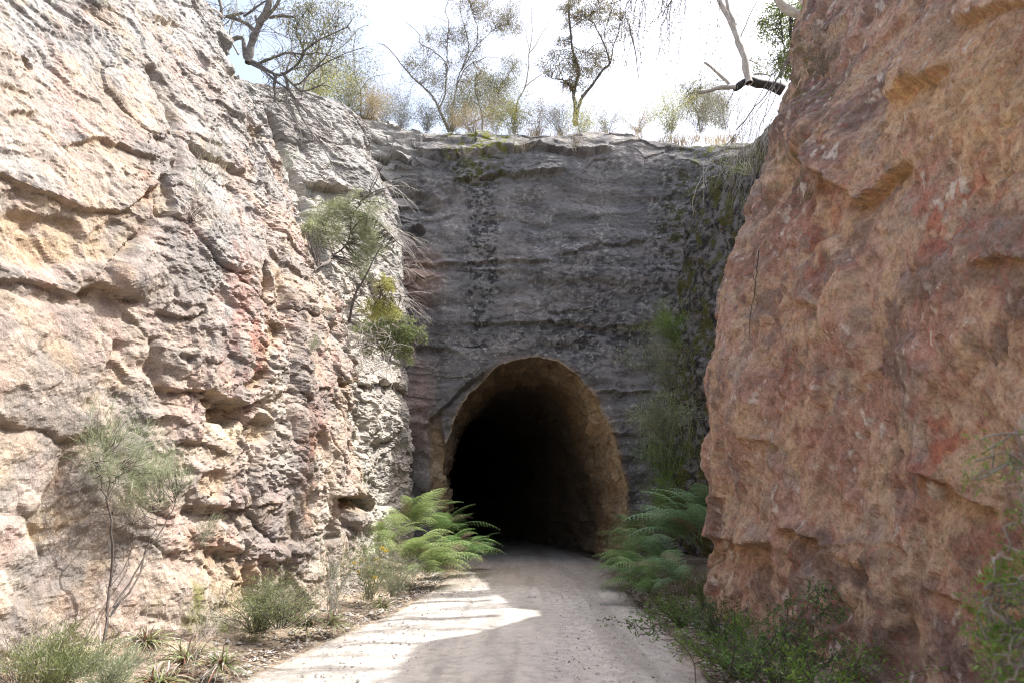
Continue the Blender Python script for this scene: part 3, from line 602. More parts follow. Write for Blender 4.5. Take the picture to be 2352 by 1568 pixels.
# ================================================================== VEGETATION TOOLKIT
def unit(v): return v / max(np.linalg.norm(v), 1e-9)
class Geo:
    def __init__(s): s.V = []; s.F = []; s.n = 0
    def add(s, V, F): s.V.append(V); s.F.append(F + s.n); s.n += len(V)
    def tube(s, pts, r0, r1, sides=5):
        pts = np.asarray(pts, float); n = len(pts)
        if n < 2: return
        t = np.gradient(pts, axis=0); t /= np.maximum(np.linalg.norm(t, axis=1, keepdims=True), 1e-9)
        ref = np.array((0.31, 0.94, 0.11)); u = np.cross(t, ref); u /= np.maximum(np.linalg.norm(u, axis=1, keepdims=True), 1e-6); w = np.cross(t, u)
        rad = r0 + (r1 - r0) * np.linspace(0, 1, n) ** .9
        if r0 > .03: rad = rad * (1 + .12 * np.sin(np.arange(n) * 1.7 + r0 * 90))
        a = np.arange(sides) * 2 * math.pi / sides
        V = pts[:, None] + rad[:, None, None] * (u[:, None] * np.cos(a)[None, :, None] + w[:, None] * np.sin(a)[None, :, None])
        i = np.arange(n * sides).reshape(n, sides); j = np.roll(i, -1, 1)
        F = np.stack([i[:-1], j[:-1], j[1:], i[1:]], -1).reshape(-1, 4)
        s.add(V.reshape(-1, 3), F)
    def leaves(s, base, d, L, Wd, curl=0.0):
        """two-quad bent blades"""
        base = np.asarray(base, float); n = len(base)
        if n == 0: return
        d = d / np.maximum(np.linalg.norm(d, axis=1, keepdims=True), 1e-9); L = np.broadcast_to(L, n)[:, None]; Wd = np.broadcast_to(Wd, n)[:, None]
        q = rng.normal(size=(n, 3)); u = np.cross(d, q); u /= np.maximum(np.linalg.norm(u, axis=1, keepdims=True), 1e-6)
        nrm = np.cross(d, u)
        m = base + d * L * .45 + nrm * curl * L * .12; tip = base + d * L - nrm * curl * L * .25 * 0 + np.array((0, 0, -1)) * L * curl * .25
        V = np.stack([base, m + u * Wd * .5, tip, m - u * Wd * .5], 1).reshape(-1, 3)
        s.add(V, np.arange(4 * n).reshape(n, 4))
    def blades(s, base, d, L, Wd, bend, segs=3):
        """long grass blades that bend down"""
        base = np.asarray(base, float); n = len(base); d = d / np.maximum(np.linalg.norm(d, axis=1, keepdims=True), 1e-9)
        L = np.broadcast_to(L, n)[:, None]; Wd = np.broadcast_to(Wd, n)[:, None]; bend = np.broadcast_to(bend, n)[:, None]
        side = np.cross(d, np.array((0, 0, 1.0))); side /= np.maximum(np.linalg.norm(side, axis=1, keepdims=True), 1e-3)
        side = side + .4 * rng.normal(size=side.shape); side /= np.linalg.norm(side, axis=1, keepdims=True)
        P0 = base; rows = []
        for k in range(segs + 1):
            t = k / segs; c = base + d * L * t + np.array((0, 0, -1.0)) * L * bend * t * t; w = Wd * (1 - t ** 1.5) * .5 + Wd * .02
            rows.append(c - side * w); rows.append(c + side * w)
        V = np.stack(rows, 1).reshape(-1, 3); k = 2 * (segs + 1)
        o = np.arange(n)[:, None] * k
        F = np.concatenate([o + np.array((2 * a, 2 * a + 1, 2 * a + 3, 2 * a + 2)) for a in range(segs)], 0)
        s.add(V, F)
    def obj(s, name, mat, parent=None, smooth=False, origin=None):
        if not s.V: return None
        V = np.concatenate(s.V)
        if origin is not None: V = V - np.asarray(origin)
        return link(name, mesh_arrays(name, V, np.concatenate(s.F), smooth), mat, parent)
def empty(name, loc, label, cat, group=None):
    o = bpy.data.objects.new(name, None); scene.collection.objects.link(o); o.location = tuple(loc); o.empty_display_size = .2
    return tag(o, label, cat, group)
def copy_tree(o, loc, rz=0, s=1.0, label=None, tilt=(0, 0)):
    c = o.copy(); scene.collection.objects.link(c); c.location = tuple(loc); c.rotation_euler = (tilt[0], tilt[1], rz); c.scale = (s, s, s * R.uniform(.9, 1.1))
    if label: c['label'] = label
    for ch in o.children:
        k = ch.copy(); scene.collection.objects.link(k); k.parent = c
    return c
def smooth_path(pts, step, wig):
    pts = np.asarray(pts, float)
    if len(pts) == 2: pts = np.array([pts[0], pts.mean(0), pts[1]])
    ext = np.concatenate([[2 * pts[0] - pts[1]], pts, [2 * pts[-1] - pts[-2]]]); out = []
    for k in range(1, len(ext) - 2):
        p0, p1, p2, p3 = ext[k - 1:k + 3]; n = max(2, int(np.linalg.norm(p2 - p1) / step))
        for j in range(n):
            t = j / n; out.append(.5 * ((2 * p1) + (-p0 + p2) * t + (2 * p0 - 5 * p1 + 4 * p2 - p3) * t * t + (-p0 + 3 * p1 - 3 * p2 + p3) * t ** 3))
    out.append(pts[-1]); out = np.array(out); n = len(out)
    if wig > 0 and n > 4:
        j = np.cumsum(rng.normal(size=(n, 3)), 0); j -= np.linspace(0, 1, n)[:, None] * j[-1]; out += j * wig * step * .6
    return out
def twig(g, start, d, L, r, depth, tips, wander=.35, droop=0.0, nsub=3, sides=4):
    n = max(4, int(L / .12)); n = min(n, 14); p = np.array(start, float); pts = [p.copy()]; d = unit(np.array(d, float))
    for k in range(n):
        d = unit(d + rng.normal(size=3) * wander * .45 + np.array((0, 0, -droop)) / n * 3); p = p + d * L / n; pts.append(p.copy())
    pts = np.array(pts); g.tube(pts, r, r * .35, sides)
    if depth > 0:
        for k in range(nsub):
            i = R.randint(n // 3, n - 1); dd = unit(unit(pts[i + 1] - pts[i]) + rng.normal(size=3) * .75)
            twig(g, pts[i], dd, L * R.uniform(.35, .65), r * .55, depth - 1, tips, wander, droop, nsub, 3)
    tips.append((pts[-1], d)); 
    if depth == 0: tips.append((pts[len(pts) // 2], d))
def make_tree(name, label, cat, Y, limbs, clusters, bark, leafm, group=None, leaf=(.10, .02), hang=.6, twigs=1.0, tw_len=.8, dens=1.0, spread=.5, tw_r=None, needle=False, crown_name='crown', curl=.6, up=0.0, clamp=None):
    """limbs: (list of (px, py[, dY]), r0, r1); clusters: (px, py, rx, ry, n[, dY])"""
    PT_ = P if clamp is None else (lambda a, b, y: PC(a, b, y, clamp))
    gw = Geo(); gl = Geo(); nodes = []; base = None
    for L in limbs:
        pts3 = np.array([PT_(q[0], q[1], Y + (q[2] if len(q) > 2 else 0)) for q in L[0]])
        if base is None: base = pts3[0].copy()
        path = smooth_path(pts3, .12, .16); gw.tube(path, L[1], L[2], 7 if L[1] > .05 else 5)
        rad = L[1] + (L[2] - L[1]) * np.linspace(0, 1, len(path))
        nodes += [(p, r) for p, r in zip(path[len(path) // 5:], rad[len(path) // 5:])]
        ln = np.linalg.norm(np.diff(path, axis=0), axis=1).sum()
        for k in range(int(ln * 1.6 * twigs)):
            i = R.randint(len(path) // 4, len(path) - 2); dd = unit(unit(path[i + 1] - path[i]) + rng.normal(size=3) * .7)
            twig(gw, path[i], dd, tw_len * R.uniform(.4, 1.1), min(rad[i] * .4, tw_r or .012), 1, [], .4)
    NP = np.array([n[0] for n in nodes])
    mpp = lambda q: np.linalg.norm(q - np.array((0, 0, CAMZ))) / FPX
    for cl_ in clusters:
        c = PT_(cl_[0], cl_[1], Y + (cl_[5] if len(cl_) > 5 else 0)); s = mpp(c); rx, rz = cl_[2] * s * (1.25 if clamp else 1.5), cl_[3] * s * (1.2 if clamp else 1.55); n = int(cl_[4] * dens * (1 if clamp else 7))
        k = max(3, int(math.sqrt(n) * (.8 if clamp else 1.0)))
        for j in range(k):
            v = rng.normal(size=3); v = v / np.linalg.norm(v) * R.random() ** .4
            q = c + v * np.array((rx, max(rx, rz) * (.35 if clamp else .8), rz))
            i = int(np.argmin(np.linalg.norm(NP - q, axis=1) + rng.random(len(NP)) * .15)); a = NP[i]
            mid = (a + q) / 2 + rng.normal(size=3) * .08 * np.linalg.norm(q - a)
            pth = smooth_path([a, mid, q], .1, .18); gw.tube(pth, min(.010 + .004 * np.linalg.norm(q - a), nodes[i][1] * .8 + .002), .0025, 4)
            m = max(2, n // k); rr_ = spread * .5 * (rx + rz) * .55
            if needle:
                t0 = unit(q - a) 
                bb = q + rng.normal(size=(m, 3)) * rr_ * .45; dd = t0 * .7 + rng.normal(size=(m, 3)) * .5 + np.array((0, 0, up))
            else:
                bb = q + rng.normal(size=(m, 3)) * rr_ * .6; dd = rng.normal(size=(m, 3)) * .7 + np.array((0, 0, -hang + up))
            gl.leaves(bb, dd, (1 if clamp else 1.1) * leaf[0] * rng.uniform(.6, 1.3, m), (1 if clamp else 1.3) * leaf[1] * rng.uniform(.7, 1.2, m), curl)
    root = empty(name, base, label, cat, group)
    gw.obj('trunk', bark, root, True, base); gl.obj(crown_name, leafm, root, False, base)
    return root
def anchor(Pg, px, py, rad=9):
    qx, qy = project(Pg); d = np.hypot(qx - px, qy - py); m = d < rad
    if not m.any(): m = d <= d.min() + 1e-6
    pts = Pg[m]; i = np.argmin(np.linalg.norm(pts - np.array((0, 0, CAMZ)), axis=1)); return pts[i].astype(float)
def left_at(px, py): return anchor(LEFT_P, px, py)
def right_at(px, py): return anchor(RIGHT_P, px, py)
def head_at(px, py): return anchor(HEAD_P, px, py)

EUC = leaf_mat('eucalypt_leaves', (.11, .12, .06), (.31, .30, .17), .35)
EUC2 = leaf_mat('olive_brown_leaves', (.13, .105, .065), (.33, .30, .17), .35)
YEL = leaf_mat('yellow_green_leaves', (.22, .24, .06), (.50, .48, .16), .4)
STRAW = leaf_mat('straw_grass', (.30, .22, .12), (.52, .44, .28), .3)
GREYSC = leaf_mat('grey_scrub_leaves', (.17, .17, .12), (.38, .37, .27), .3)
NEED = leaf_mat('fine_green_needles', (.11, .15, .05), (.32, .36, .17), .3)
NEEDG = leaf_mat('soft_grey_green_needles', (.19, .23, .14), (.42, .46, .30), .35)
WATT = leaf_mat('pale_wattle_leaves', (.20, .23, .11), (.45, .47, .28), .35)
FERN_S = leaf_mat('bright_fern_green', (.16, .23, .07), (.36, .44, .19), .3)
FERN_D = leaf_mat('deep_fern_green', (.10, .19, .06), (.27, .40, .15), .35)
FERN_T = leaf_mat('blue_green_fern', (.13, .25, .13), (.32, .47, .26), .35)
DGREEN = leaf_mat('small_dark_leaves', (.04, .09, .025), (.13, .22, .06), .25)
MGREEN = leaf_mat('small_fresh_leaves', (.07, .15, .02), (.20, .32, .06), .3)
DRY = leaf_mat('dry_brown_leaves', (.10, .07, .045), (.30, .23, .15), .15)
REDLF = leaf_mat('red_strap_leaves', (.20, .045, .035), (.30, .14, .09), .2)
YFLO = leaf_mat('yellow_flower_petals', (.50, .34, .02), (.62, .45, .04), .3)
BK_GREY = bark_mat('grey_bark', (.10, .085, .075), (.34, .31, .28)); BK_MID = bark_mat('weathered_bark', (.05, .042, .038), (.22, .20, .18)); BK_PALE = bark_mat('pale_gum_bark', (.34, .30, .26), (.58, .55, .50), 6)
BK_DARK = bark_mat('dark_bark', (.035, .03, .028), (.14, .115, .10)); BK_BURNT = bark_mat('charred_bark', (.012, .011, .011), (.07, .06, .055)); BK_SILVER = bark_mat('silver_dead_twigs', (.28, .25, .22), (.52, .49, .44))

# ------------------------------------------------------------------ trees along the skyline
def c2(pts, dY=0): return [(752.6 + .36 * a, .36 * b) + ((dY,) if dY else ()) for a, b in pts]
def c1(pts): return [(.42 * p[0], .42 * p[1]) + tuple(p[2:]) for p in pts]
def c3(pts): return [(1505 + .42 * p[0], .42 * p[1]) + tuple(p[2:]) for p in pts]
def k2(lst): return [(752.6 + .36 * a, .36 * b, .36 * rx, .36 * ry, n) for a, b, rx, ry, n in lst]
def k1(lst): return [(.42 * a, .42 * b, .42 * rx, .42 * ry, n) for a, b, rx, ry, n in lst]

make_tree('gum_tree', 'gnarled grey gum tree with twisted limbs clinging to the top of the left rock wall', 'tree', 15.6, [
    (c1([(1360, 345), (1370, 250), (1400, 180), (1440, 90), (1480, 0), (1500, -80)]), .11, .07),
    (c1([(1250, 235), (1330, 210), (1340, 320), (1400, 350), (1500, 405), (1560, 400), (1640, 340), (1680, 260), (1800, 190), (1900, 150)]), .06, .012),
    (c1([(1400, 355), (1480, 320), (1560, 290), (1640, 300), (1760, 290), (1860, 330)]), .045, .01),
    (c1([(1400, 180), (1340, 130), (1240, 95), (1160, 90)]), .06, .03), (c1([(1330, 90), (1400, 40), (1470, 0)]), .04, .02), (c1([(1240, 90), (1330, 70)]), .05, .04),
    (c1([(1210, 190), (1215, 60), (1195, -20)]), .05, .04), (c1([(1480, 100), (1560, 90), (1610, 92)]), .05, .03),
    (c1([(1420, 130), (1480, 60), (1530, 0), (1560, -60)]), .06, .03), (c1([(1400, 90), (1410, 140), (1395, 190)]), .04, .03),
    (c1([(1510, 410), (1500, 470), (1505, 560)]), .05, .02), (c1([(1560, 420), (1590, 520), (1640, 600)]), .045, .01),
    (c1([(1560, 430), (1650, 500), (1750, 470), (1810, 480)]), .035, .012), (c1([(1380, 350), (1450, 390), (1560, 480), (1640, 560), (1700, 640)]), .045, .012),
    (c1([(1540, 400), (1620, 470), (1700, 400), (1800, 340), (1900, 300), (1990, 260)]), .03, .008),
    (c1([(1640, 330), (1660, 250), (1620, 180), (1640, 100), (1700, 40)]), .03, .01), (c1([(1700, 400), (1780, 300), (1820, 200), (1850, 100)]), .02, .006)],
    k1([(1700, 80, 120, 80, 330), (1820, 60, 110, 70, 260), (1640, 170, 60, 60, 120), (1700, 200, 90, 60, 190), (1850, 170, 70, 60, 120), (1760, 310, 110, 50, 150), (1600, 60, 60, 60, 80), (1470, 330, 60, 40, 50), (1330, 130, 80, 50, 60), (1640, 370, 70, 50, 60)]),
    BK_MID, EUC, dens=.36, leaf=(.10, .018), twigs=3.5, tw_len=1.0)
make_tree('dead_branch', 'pale broken branch stub sticking out over the top of the left rock wall', 'dead branch', 15, [
    (c1([(1125, 160), (1130, 90), (1100, 50), (1060, 10), (1040, -30)]), .07, .05), (c1([(1035, 85), (1100, 40), (1170, 60), (1230, 100)]), .06, .03)], [], BK_PALE, EUC, twigs=.3)
make_tree('fallen_branch', 'bare grey branches trailing down the upper left rock wall below the gnarled gum', 'dead branch', 15.7, [
    (c1([(1590, 520), (1640, 610), (1690, 700), (1760, 800), (1820, 900), (1840, 990)]), .03, .008), (c1([(1620, 560), (1720, 640), (1780, 720), (1850, 830)]), .025, .006),
    (c1([(1560, 500), (1580, 600), (1640, 700), (1660, 800), (1730, 830)]), .02, .006), (c1([(1690, 700), (1720, 800), (1740, 850)]), .015, .005),
    (c1([(1480, 520), (1560, 620), (1600, 680)]), .02, .006), (c1([(1660, 570), (1760, 620), (1860, 700), (1900, 760)]), .015, .004)], [], BK_GREY, EUC, twigs=3.0, tw_len=1.0, tw_r=.006)
make_tree('thin_sapling', 'leafless thin sapling with a straight stem left of the multi stemmed gum', 'tree', 24, [
    (c2([(215, 760), (212, 600), (180, 500), (172, 380), (178, 230), (180, 200)]), .035, .012), (c2([(205, 590), (240, 520), (290, 490), (400, 470)]), .018, .005), (c2([(190, 540), (150, 480), (140, 420)]), .015, .004)],
    k2([(270, 570, 80, 50, 90), (90, 540, 70, 60, 70)]), BK_DARK, EUC, leaf=(.08, .015), twigs=.8)
make_tree('gum_tree', 'multi stemmed slender gum fanning out from the middle of the headwall top', 'tree', 24.5, [
    (c2([(770, 840), (705, 690), (655, 610), (600, 560), (500, 470), (420, 360), (370, 300), (320, 275)]), .065, .012),
    (c2([(775, 840), (730, 740), (715, 690), (755, 600), (762, 480), (750, 400), (690, 330), (600, 280), (590, 220), (500, 140)]), .05, .01),
    (c2([(790, 840), (800, 700), (820, 560), (850, 450), (920, 340), (980, 260), (1070, 180), (1150, 150)]), .05, .008),
    (c2([(820, 560), (880, 440), (1000, 370), (1130, 380)]), .03, .006), (c2([(762, 480), (770, 300), (780, 150), (760, 60), (790, -30)]), .03, .01),
    (c2([(850, 450), (900, 300), (870, 150), (840, 40)]), .025, .008), (c2([(950, 280), (955, 180), (930, 110), (900, 0)]), .025, .008),
    (c2([(700, 690), (740, 590), (850, 520)]), .02, .006), (c2([(780, 150), (720, 120), (640, 95)]), .012, .004), (c2([(690, 330), (640, 240), (660, 200)]), .012, .004)],
    k2([(1120, 120, 95, 70, 420), (920, 40, 90, 50, 300), (1010, 60, 50, 50, 90), (680, 230, 60, 40, 120), (780, 250, 60, 50, 90), (850, 220, 50, 60, 100), (610, 430, 90, 60, 340), (860, 300, 90, 60, 160), (690, 500, 60, 60, 150), (850, 390, 70, 40, 110), (960, 250, 60, 60, 90), (900, 480, 80, 60, 180), (1170, 170, 60, 50, 140)]),
    BK_GREY, EUC2, leaf=(.075, .016), twigs=1.0, tw_len=.9)
make_tree('gum_tree', 'bushy olive gum filling the gap right behind the multi stemmed slender gum', 'tree', 27, [
    (c2([(985, 830), (990, 740), (960, 640), (940, 560), (950, 480)]), .05, .012), (c2([(990, 740), (1060, 640), (1120, 540), (1180, 440)]), .035, .008), (c2([(970, 680), (880, 600), (850, 560)]), .02, .006), (c2([(900, 830), (880, 700), (900, 600)]), .03, .01)],
    k2([(1000, 520, 110, 70, 450), (1180, 430, 55, 60, 190), (1080, 590, 110, 60, 380), (880, 600, 90, 60, 280), (960, 650, 100, 60, 260), (1150, 560, 60, 60, 130), (1090, 690, 90, 40, 180), (820, 690, 70, 50, 120)]),
    BK_GREY, EUC, leaf=(.085, .018), twigs=.7)
make_tree('bare_tree', 'slender leafless tree leaning between the two leafy gums on the skyline', 'tree', 25, [
    (c2([(1190, 790), (1215, 660), (1260, 560), (1282, 440), (1290, 330), (1308, 210), (1300, 60), (1305, -20)]), .045, .01),
    (c2([(1258, 562), (1310, 520), (1400, 460), (1425, 452)]), .03, .008), (c2([(1290, 335), (1360, 240), (1440, 110), (1455, -10)]), .022, .006), (c2([(1290, 340), (1270, 200), (1275, 80), (1220, 0)]), .018, .005), (c2([(1230, 620), (1290, 600), (1360, 570)]), .01, .003)],
    [], BK_SILVER, EUC, twigs=.8, tw_len=.7, tw_r=.007)
make_tree('fallen_bough', 'bare grey leaning branch low across the scrub at the headwall top', 'dead branch', 24, [
    (c2([(900, 800), (960, 770), (1060, 730), (1170, 712), (1260, 725), (1330, 750)]), .035, .012), (c2([(1000, 755), (970, 720), (900, 680)]), .015, .005)], [], BK_SILVER, EUC, twigs=1.0)
make_tree('gum_tree', 'forked dark trunked gum standing alone right of centre on the skyline', 'tree', 24, [
    (c2([(1576, 800), (1574, 680), (1568, 600), (1590, 520), (1603, 460), (1580, 370), (1560, 270), (1552, 180), (1540, 90), (1545, -20)]), .085, .03),
    (c2([(1585, 800), (1595, 700), (1630, 620), (1700, 540), (1750, 470), (1803, 410), (1785, 340), (1760, 270), (1720, 200), (1700, 150), (1650, 120)]), .08, .015),
    (c2([(1566, 590), (1540, 550), (1500, 515), (1440, 505), (1410, 490)]), .045, .012), (c2([(1803, 405), (1830, 290), (1850, 230), (1880, 120), (1930, 40)]), .03, .01),
    (c2([(1570, 300), (1640, 330), (1700, 280), (1780, 275), (1860, 265), (1940, 225)]), .018, .008), (c2([(1556, 180), (1610, 140), (1680, 90)]), .02, .008), (c2([(1615, 640), (1625, 600)]), .03, .02)],
    k2([(1470, 410, 85, 55, 260), (1690, 390, 95, 60, 360), (1600, 500, 60, 50, 170), (1690, 60, 90, 45, 260), (1790, 60, 50, 50, 120), (1500, 250, 35, 25, 50), (1560, 60, 60, 40, 120), (1880, 160, 50, 60, 90), (1790, 230, 60, 50, 60), (1530, 120, 40, 60, 60), (1620, 130, 50, 40, 70), (1550, 540, 40, 30, 70)]),
    BK_DARK, EUC2, leaf=(.09, .022), twigs=.6)
make_tree('small_gum', 'small round gum at the far right end of the headwall skyline', 'tree', 24, [
    (c3([(230, 690), (232, 630), (200, 560), (180, 500)]), .04, .01), (c3([(232, 630), (260, 560), (290, 520)]), .03, .008)],
    [(1505 + .42 * a, .42 * b, .42 * rx, .42 * ry, n) for a, b, rx, ry, n in [(190, 510, 50, 40, 170), (260, 500, 55, 35, 170), (310, 570, 60, 45, 220), (320, 630, 50, 50, 160), (220, 570, 50, 30, 80)]],
    BK_DARK, EUC, leaf=(.085, .018), twigs=.8)
make_tree('dead_tree', 'charred fallen trunk with pale dead limbs jutting from behind the right rock wall', 'dead tree', 14.5, [
    (c3([(700, 500), (640, 470), (560, 455), (510, 445), (460, 470), (430, 490)]), .14, .07)],
    [], BK_BURNT, EUC, twigs=.6)
make_tree('dead_tree', 'upright pale dead tree with a kinked trunk rising from the charred log', 'dead tree', 14.4, [
    (c3([(440, 478), (360, 485), (300, 498), (240, 505)]), .06, .045), (c3([(405, 465), (370, 430), (330, 390), (270, 342)]), .045, .03),
    (c3([(515, 450), (505, 400), (490, 310), (460, 230), (440, 175), (390, 70), (350, 0), (320, -60)]), .09, .055), (c3([(440, 170), (400, 60), (380, -30)]), .05, .04), (c3([(468, 205), (500, 130), (540, 40), (565, -20)]), .022, .012),
    (c3([(443, 135), (445, 80), (443, 25)]), .012, .008), (c3([(540, 410), (590, 405), (630, 415)]), .03, .015), (c3([(510, 330), (560, 345), (620, 390)]), .02, .006), (c3([(400, 480), (380, 450), (300, 440)]), .012, .004)],
    [], BK_PALE, EUC, twigs=.5, tw_r=.006)
make_tree('gum_branch', 'thick smooth white gum limb crossing the top beside the right rock wall', 'branch', 12.8, [
    (c3([(960, 130), (900, 100), (860, 95), (800, 80), (740, 60), (690, 20), (660, -20)]), .13, .09), (c3([(890, 95), (850, 40), (800, 0), (780, -40)]), .11, .08)],
    [], BK_PALE, EUC, twigs=.2)
make_tree('gum_tree', 'dark leafy gum tucked between the white limb and the right rock wall', 'tree', 16, [
    (c3([(850, 330), (800, 300), (760, 250), (735, 190), (740, 110), (720, 40)]), .05, .03), (c3([(720, 350), (715, 280), (700, 180), (680, 60), (670, 20)]), .025, .012), (c3([(850, 330), (780, 330), (700, 320), (650, 330)]), .03, .008)],
    [(1505 + .42 * a, .42 * b, .42 * rx, .42 * ry, n) for a, b, rx, ry, n in [(640, 120, 60, 60, 200), (720, 90, 70, 60, 240), (830, 190, 60, 60, 220), (680, 320, 80, 50, 260), (780, 310, 80, 40, 260), (660, 180, 60, 30, 90), (800, 130, 60, 50, 160), (840, 60, 50, 50, 120), (720, 370, 60, 30, 120)]],
    BK_DARK, leaf_mat('green_gum_leaves', (.07, .11, .03), (.28, .32, .10), .4), dens=.5, leaf=(.10, .022), twigs=1.2)
make_tree('bare_tree', 'tangle of thin leafless branches fanning up behind the gnarled gum', 'tree', 17.5, [
    (c1([(1640, 600), (1660, 480), (1720, 330), (1760, 180), (1830, 60), (1850, -40)]), .04, .01), (c1([(1700, 380), (1800, 300), (1880, 250), (1960, 160), (2016, 140)]), .02, .006),
    (c1([(1600, 560), (1560, 430), (1600, 280), (1580, 140), (1620, 0)]), .03, .01), (c1([(1300, 300), (1260, 180), (1300, 60), (1280, -40)]), .03, .01), (c1([(1720, 330), (1650, 240), (1700, 140), (1680, 20)]), .02, .006)],
    [], BK_GREY, EUC, twigs=3.0, tw_len=1.3, tw_r=.010)
# weeping branch hanging into the picture from the right bank
def weeping(name, label, Y, bx, n, seedpts):
    g = Geo(); gl = Geo(); base = P(*seedpts[0], Y)
    for k, pts in enumerate(bx):
        pa = smooth_path([P(a, b, Y) for a, b in pts], .1, .12); g.tube(pa, .03, .008, 5)
    for x0, y0, x1, y1, r in n:
        a = P(x0, y0, Y + R.uniform(-.4, .4)); b = P(x1, y1, Y + R.uniform(-.4, .4)); pa = smooth_path([a, (a + b) / 2 + rng.normal(size=3) * .06, b], .06, .35)
        g.tube(pa, r, r * .4, 4)
        for q in pa[3::4]:
            if R.random() < .55: twig(g, q, np.array((R.uniform(-.4, .4), R.uniform(-.3, .3), -1)), R.uniform(.15, .5), r * .5, 0, [], .4, .2)
        m = int(len(pa) * .9); ii = rng.integers(0, len(pa), m); gl.leaves(pa[ii] + rng.normal(size=(m, 3)) * .02, rng.normal(size=(m, 3)) * .5 + np.array((0, 0, -.5)), .045, .022, .3)
    root = empty(name, base, label, 'branch'); g.obj('trunk', BK_DARK, root, True, base); gl.obj('foliage', EUC2, root, False, base)
hang_ = []
for k in range(26):
    x = R.uniform(1400, 1600); hang_.append((x, R.uniform(-120, 10), x + R.uniform(-50, 15), R.uniform(40, 190) * (1 if x > 1440 else .6), .009))
for k in range(14):
    x = R.uniform(1460, 1700); hang_.append((x, -60, x + R.uniform(-60, -10), R.uniform(60, 260), .007))
weeping('weeping_branch', 'thin drooping twigs with tiny leaves hanging down from the top edge of the sky', 12.5, [[(1750, -200), (1600, -90), (1480, -20), (1400, 10)], [(1620, -150), (1560, -40), (1520, 40)]], hang_, [(1750, -200)])
make_tree('hanging_stick', 'stout curved dead stick dangling among the drooping twigs', 'dead branch', 12.4, [(c2([(1925, 150), (1935, 210), (1965, 320), (1978, 420), (1985, 500)]), .022, .008)], [], BK_GREY, EUC, twigs=0)

# ------------------------------------------------------------------ scrub on the skyline
def shrub(name, label, cat, loc, h, w, stems, mat, bark, leaf, nl, group=None, lean=(0, 0), up=.5, crown='foliage', spike=False, jit=.07, r=.006, low=.1):
    g = Geo(); gl = Geo(); pts_all = []
    for k in range(stems):
        a = R.uniform(0, 6.283); rr0 = R.random() ** .6; top = np.array((math.cos(a) * w * rr0 + lean[0], math.sin(a) * w * rr0 + lean[1], h * (1.05 - .45 * rr0) * R.uniform(.7, 1.05)))
        b0 = np.array((math.cos(a), math.sin(a), 0)) * w * .12 * rr0
        pa = smooth_path([b0, top * np.array((.35, .35, .5)) + rng.normal(size=3) * .03, top], max(.04, h / 12), .3); g.tube(pa, r, r * .3, 4)
        for j in range(3):
            i = R.randint(len(pa) // 3, len(pa) - 1); t = []; twig(g, pa[i], unit(unit(pa[-1] - pa[0]) + rng.normal(size=3) * .6), h * R.uniform(.15, .35), r * .5, 0, t, .4)
            pts_all += [q for q, _ in t]
        pts_all += list(pa[int(len(pa) * low):])
    A = np.array(pts_all); ii = rng.integers(0, len(A), nl)
    bb = A[ii] + rng.normal(size=(nl, 3)) * jit * max(h, w)
    out = A[ii] * np.array((1, 1, .4)); out /= np.maximum(np.linalg.norm(out, axis=1, keepdims=True), .05)
    dd = out * .5 + rng.normal(size=(nl, 3)) * (.25 if spike else .6) + np.array((0, 0, up))
    gl.leaves(bb, dd, leaf[0] * rng.uniform(.6, 1.3, nl), leaf[1] * rng.uniform(.7, 1.2, nl), .3)
    root = empty(name, loc, label, cat, group); g.obj('stems', bark, root, True); gl.obj(crown, mat, root, False)
    return root
def on_top(px, py, Y): return P(px, py, Y)
sk = [  # px, base py, Y, h, w, mat, leafL, leafW, n, label
    (720, 262, 19.5, 1.6, .9, YEL, .06, .012, 1500, 'yellow green bush below the gnarled gum at the left end of the skyline'),
    (790, 280, 21, 1.7, 1.0, EUC, .06, .013, 1400, 'tall feathery olive bush right of the yellow green one at the skyline left'),
    (840, 285, 21.5, 1.0, .7, STRAW, .07, .008, 1000, 'low straw coloured bush at the foot of the thin leafless sapling'),
    (925, 290, 24, 1.0, .8, GREYSC, .045, .01, 900, 'rounded grey bush left of the multi stemmed gum'),
    (980, 292, 24, .7, .6, GREYSC, .05, .01, 600, 'thin twiggy grey bush just left of the multi stemmed gum base'),
    (1090, 300, 23.2, .6, .8, STRAW, .07, .007, 900, 'dry reddish straw bush right of the multi stemmed gum base'),
    (1180, 300, 23.2, .9, .8, YEL, .06, .009, 1000, 'yellow tipped bush in the middle of the headwall top'),
    (1235, 305, 23.4, .85, .8, STRAW, .05, .008, 900, 'fawn heath bush beside the yellow tipped bush'),
    (1290, 306, 23.2, .9, .7, GREYSC, .045, .009, 900, 'brownish grey heath left of the lone forked gum'),
    (1335, 325, 22.3, 1.1, .5, YEL, .07, .009, 500, 'bright yellow upright shrublet at the foot of the lone forked gum'),
    (1540, 296, 22.6, 1.1, .9, YEL, .06, .009, 1100, 'pale yellow green bush near the right end of the headwall top'),
    (1610, 296, 22.4, 1.2, .8, GREYSC, .05, .009, 900, 'grey green brush beneath the small round gum'),
    (880, 288, 23, .8, .7, GREYSC, .05, .009, 700, 'small faint grey bush at the left corner of the headwall top'),
    (1035, 296, 24, 1.1, .8, EUC, .06, .012, 900, 'olive bush directly behind the multi stemmed gum stems'),
    (1140, 298, 25, 1.3, .9, GREYSC, .06, .010, 900, 'tall grey brown bush between the two leafy middle gums'),
    (1395, 300, 23.5, .6, .8, GREYSC, .045, .009, 600, 'low grey bush right of the lone forked gum'),
    (1465, 298, 24, .5, .8, STRAW, .05, .008, 500, 'low faded bush in the open gap right of the lone gum'),
    (1665, 290, 21.5, 1.7, .7, GREYSC, .10, .006, 700, 'wispy upright broom bush next to the right rock wall top')]
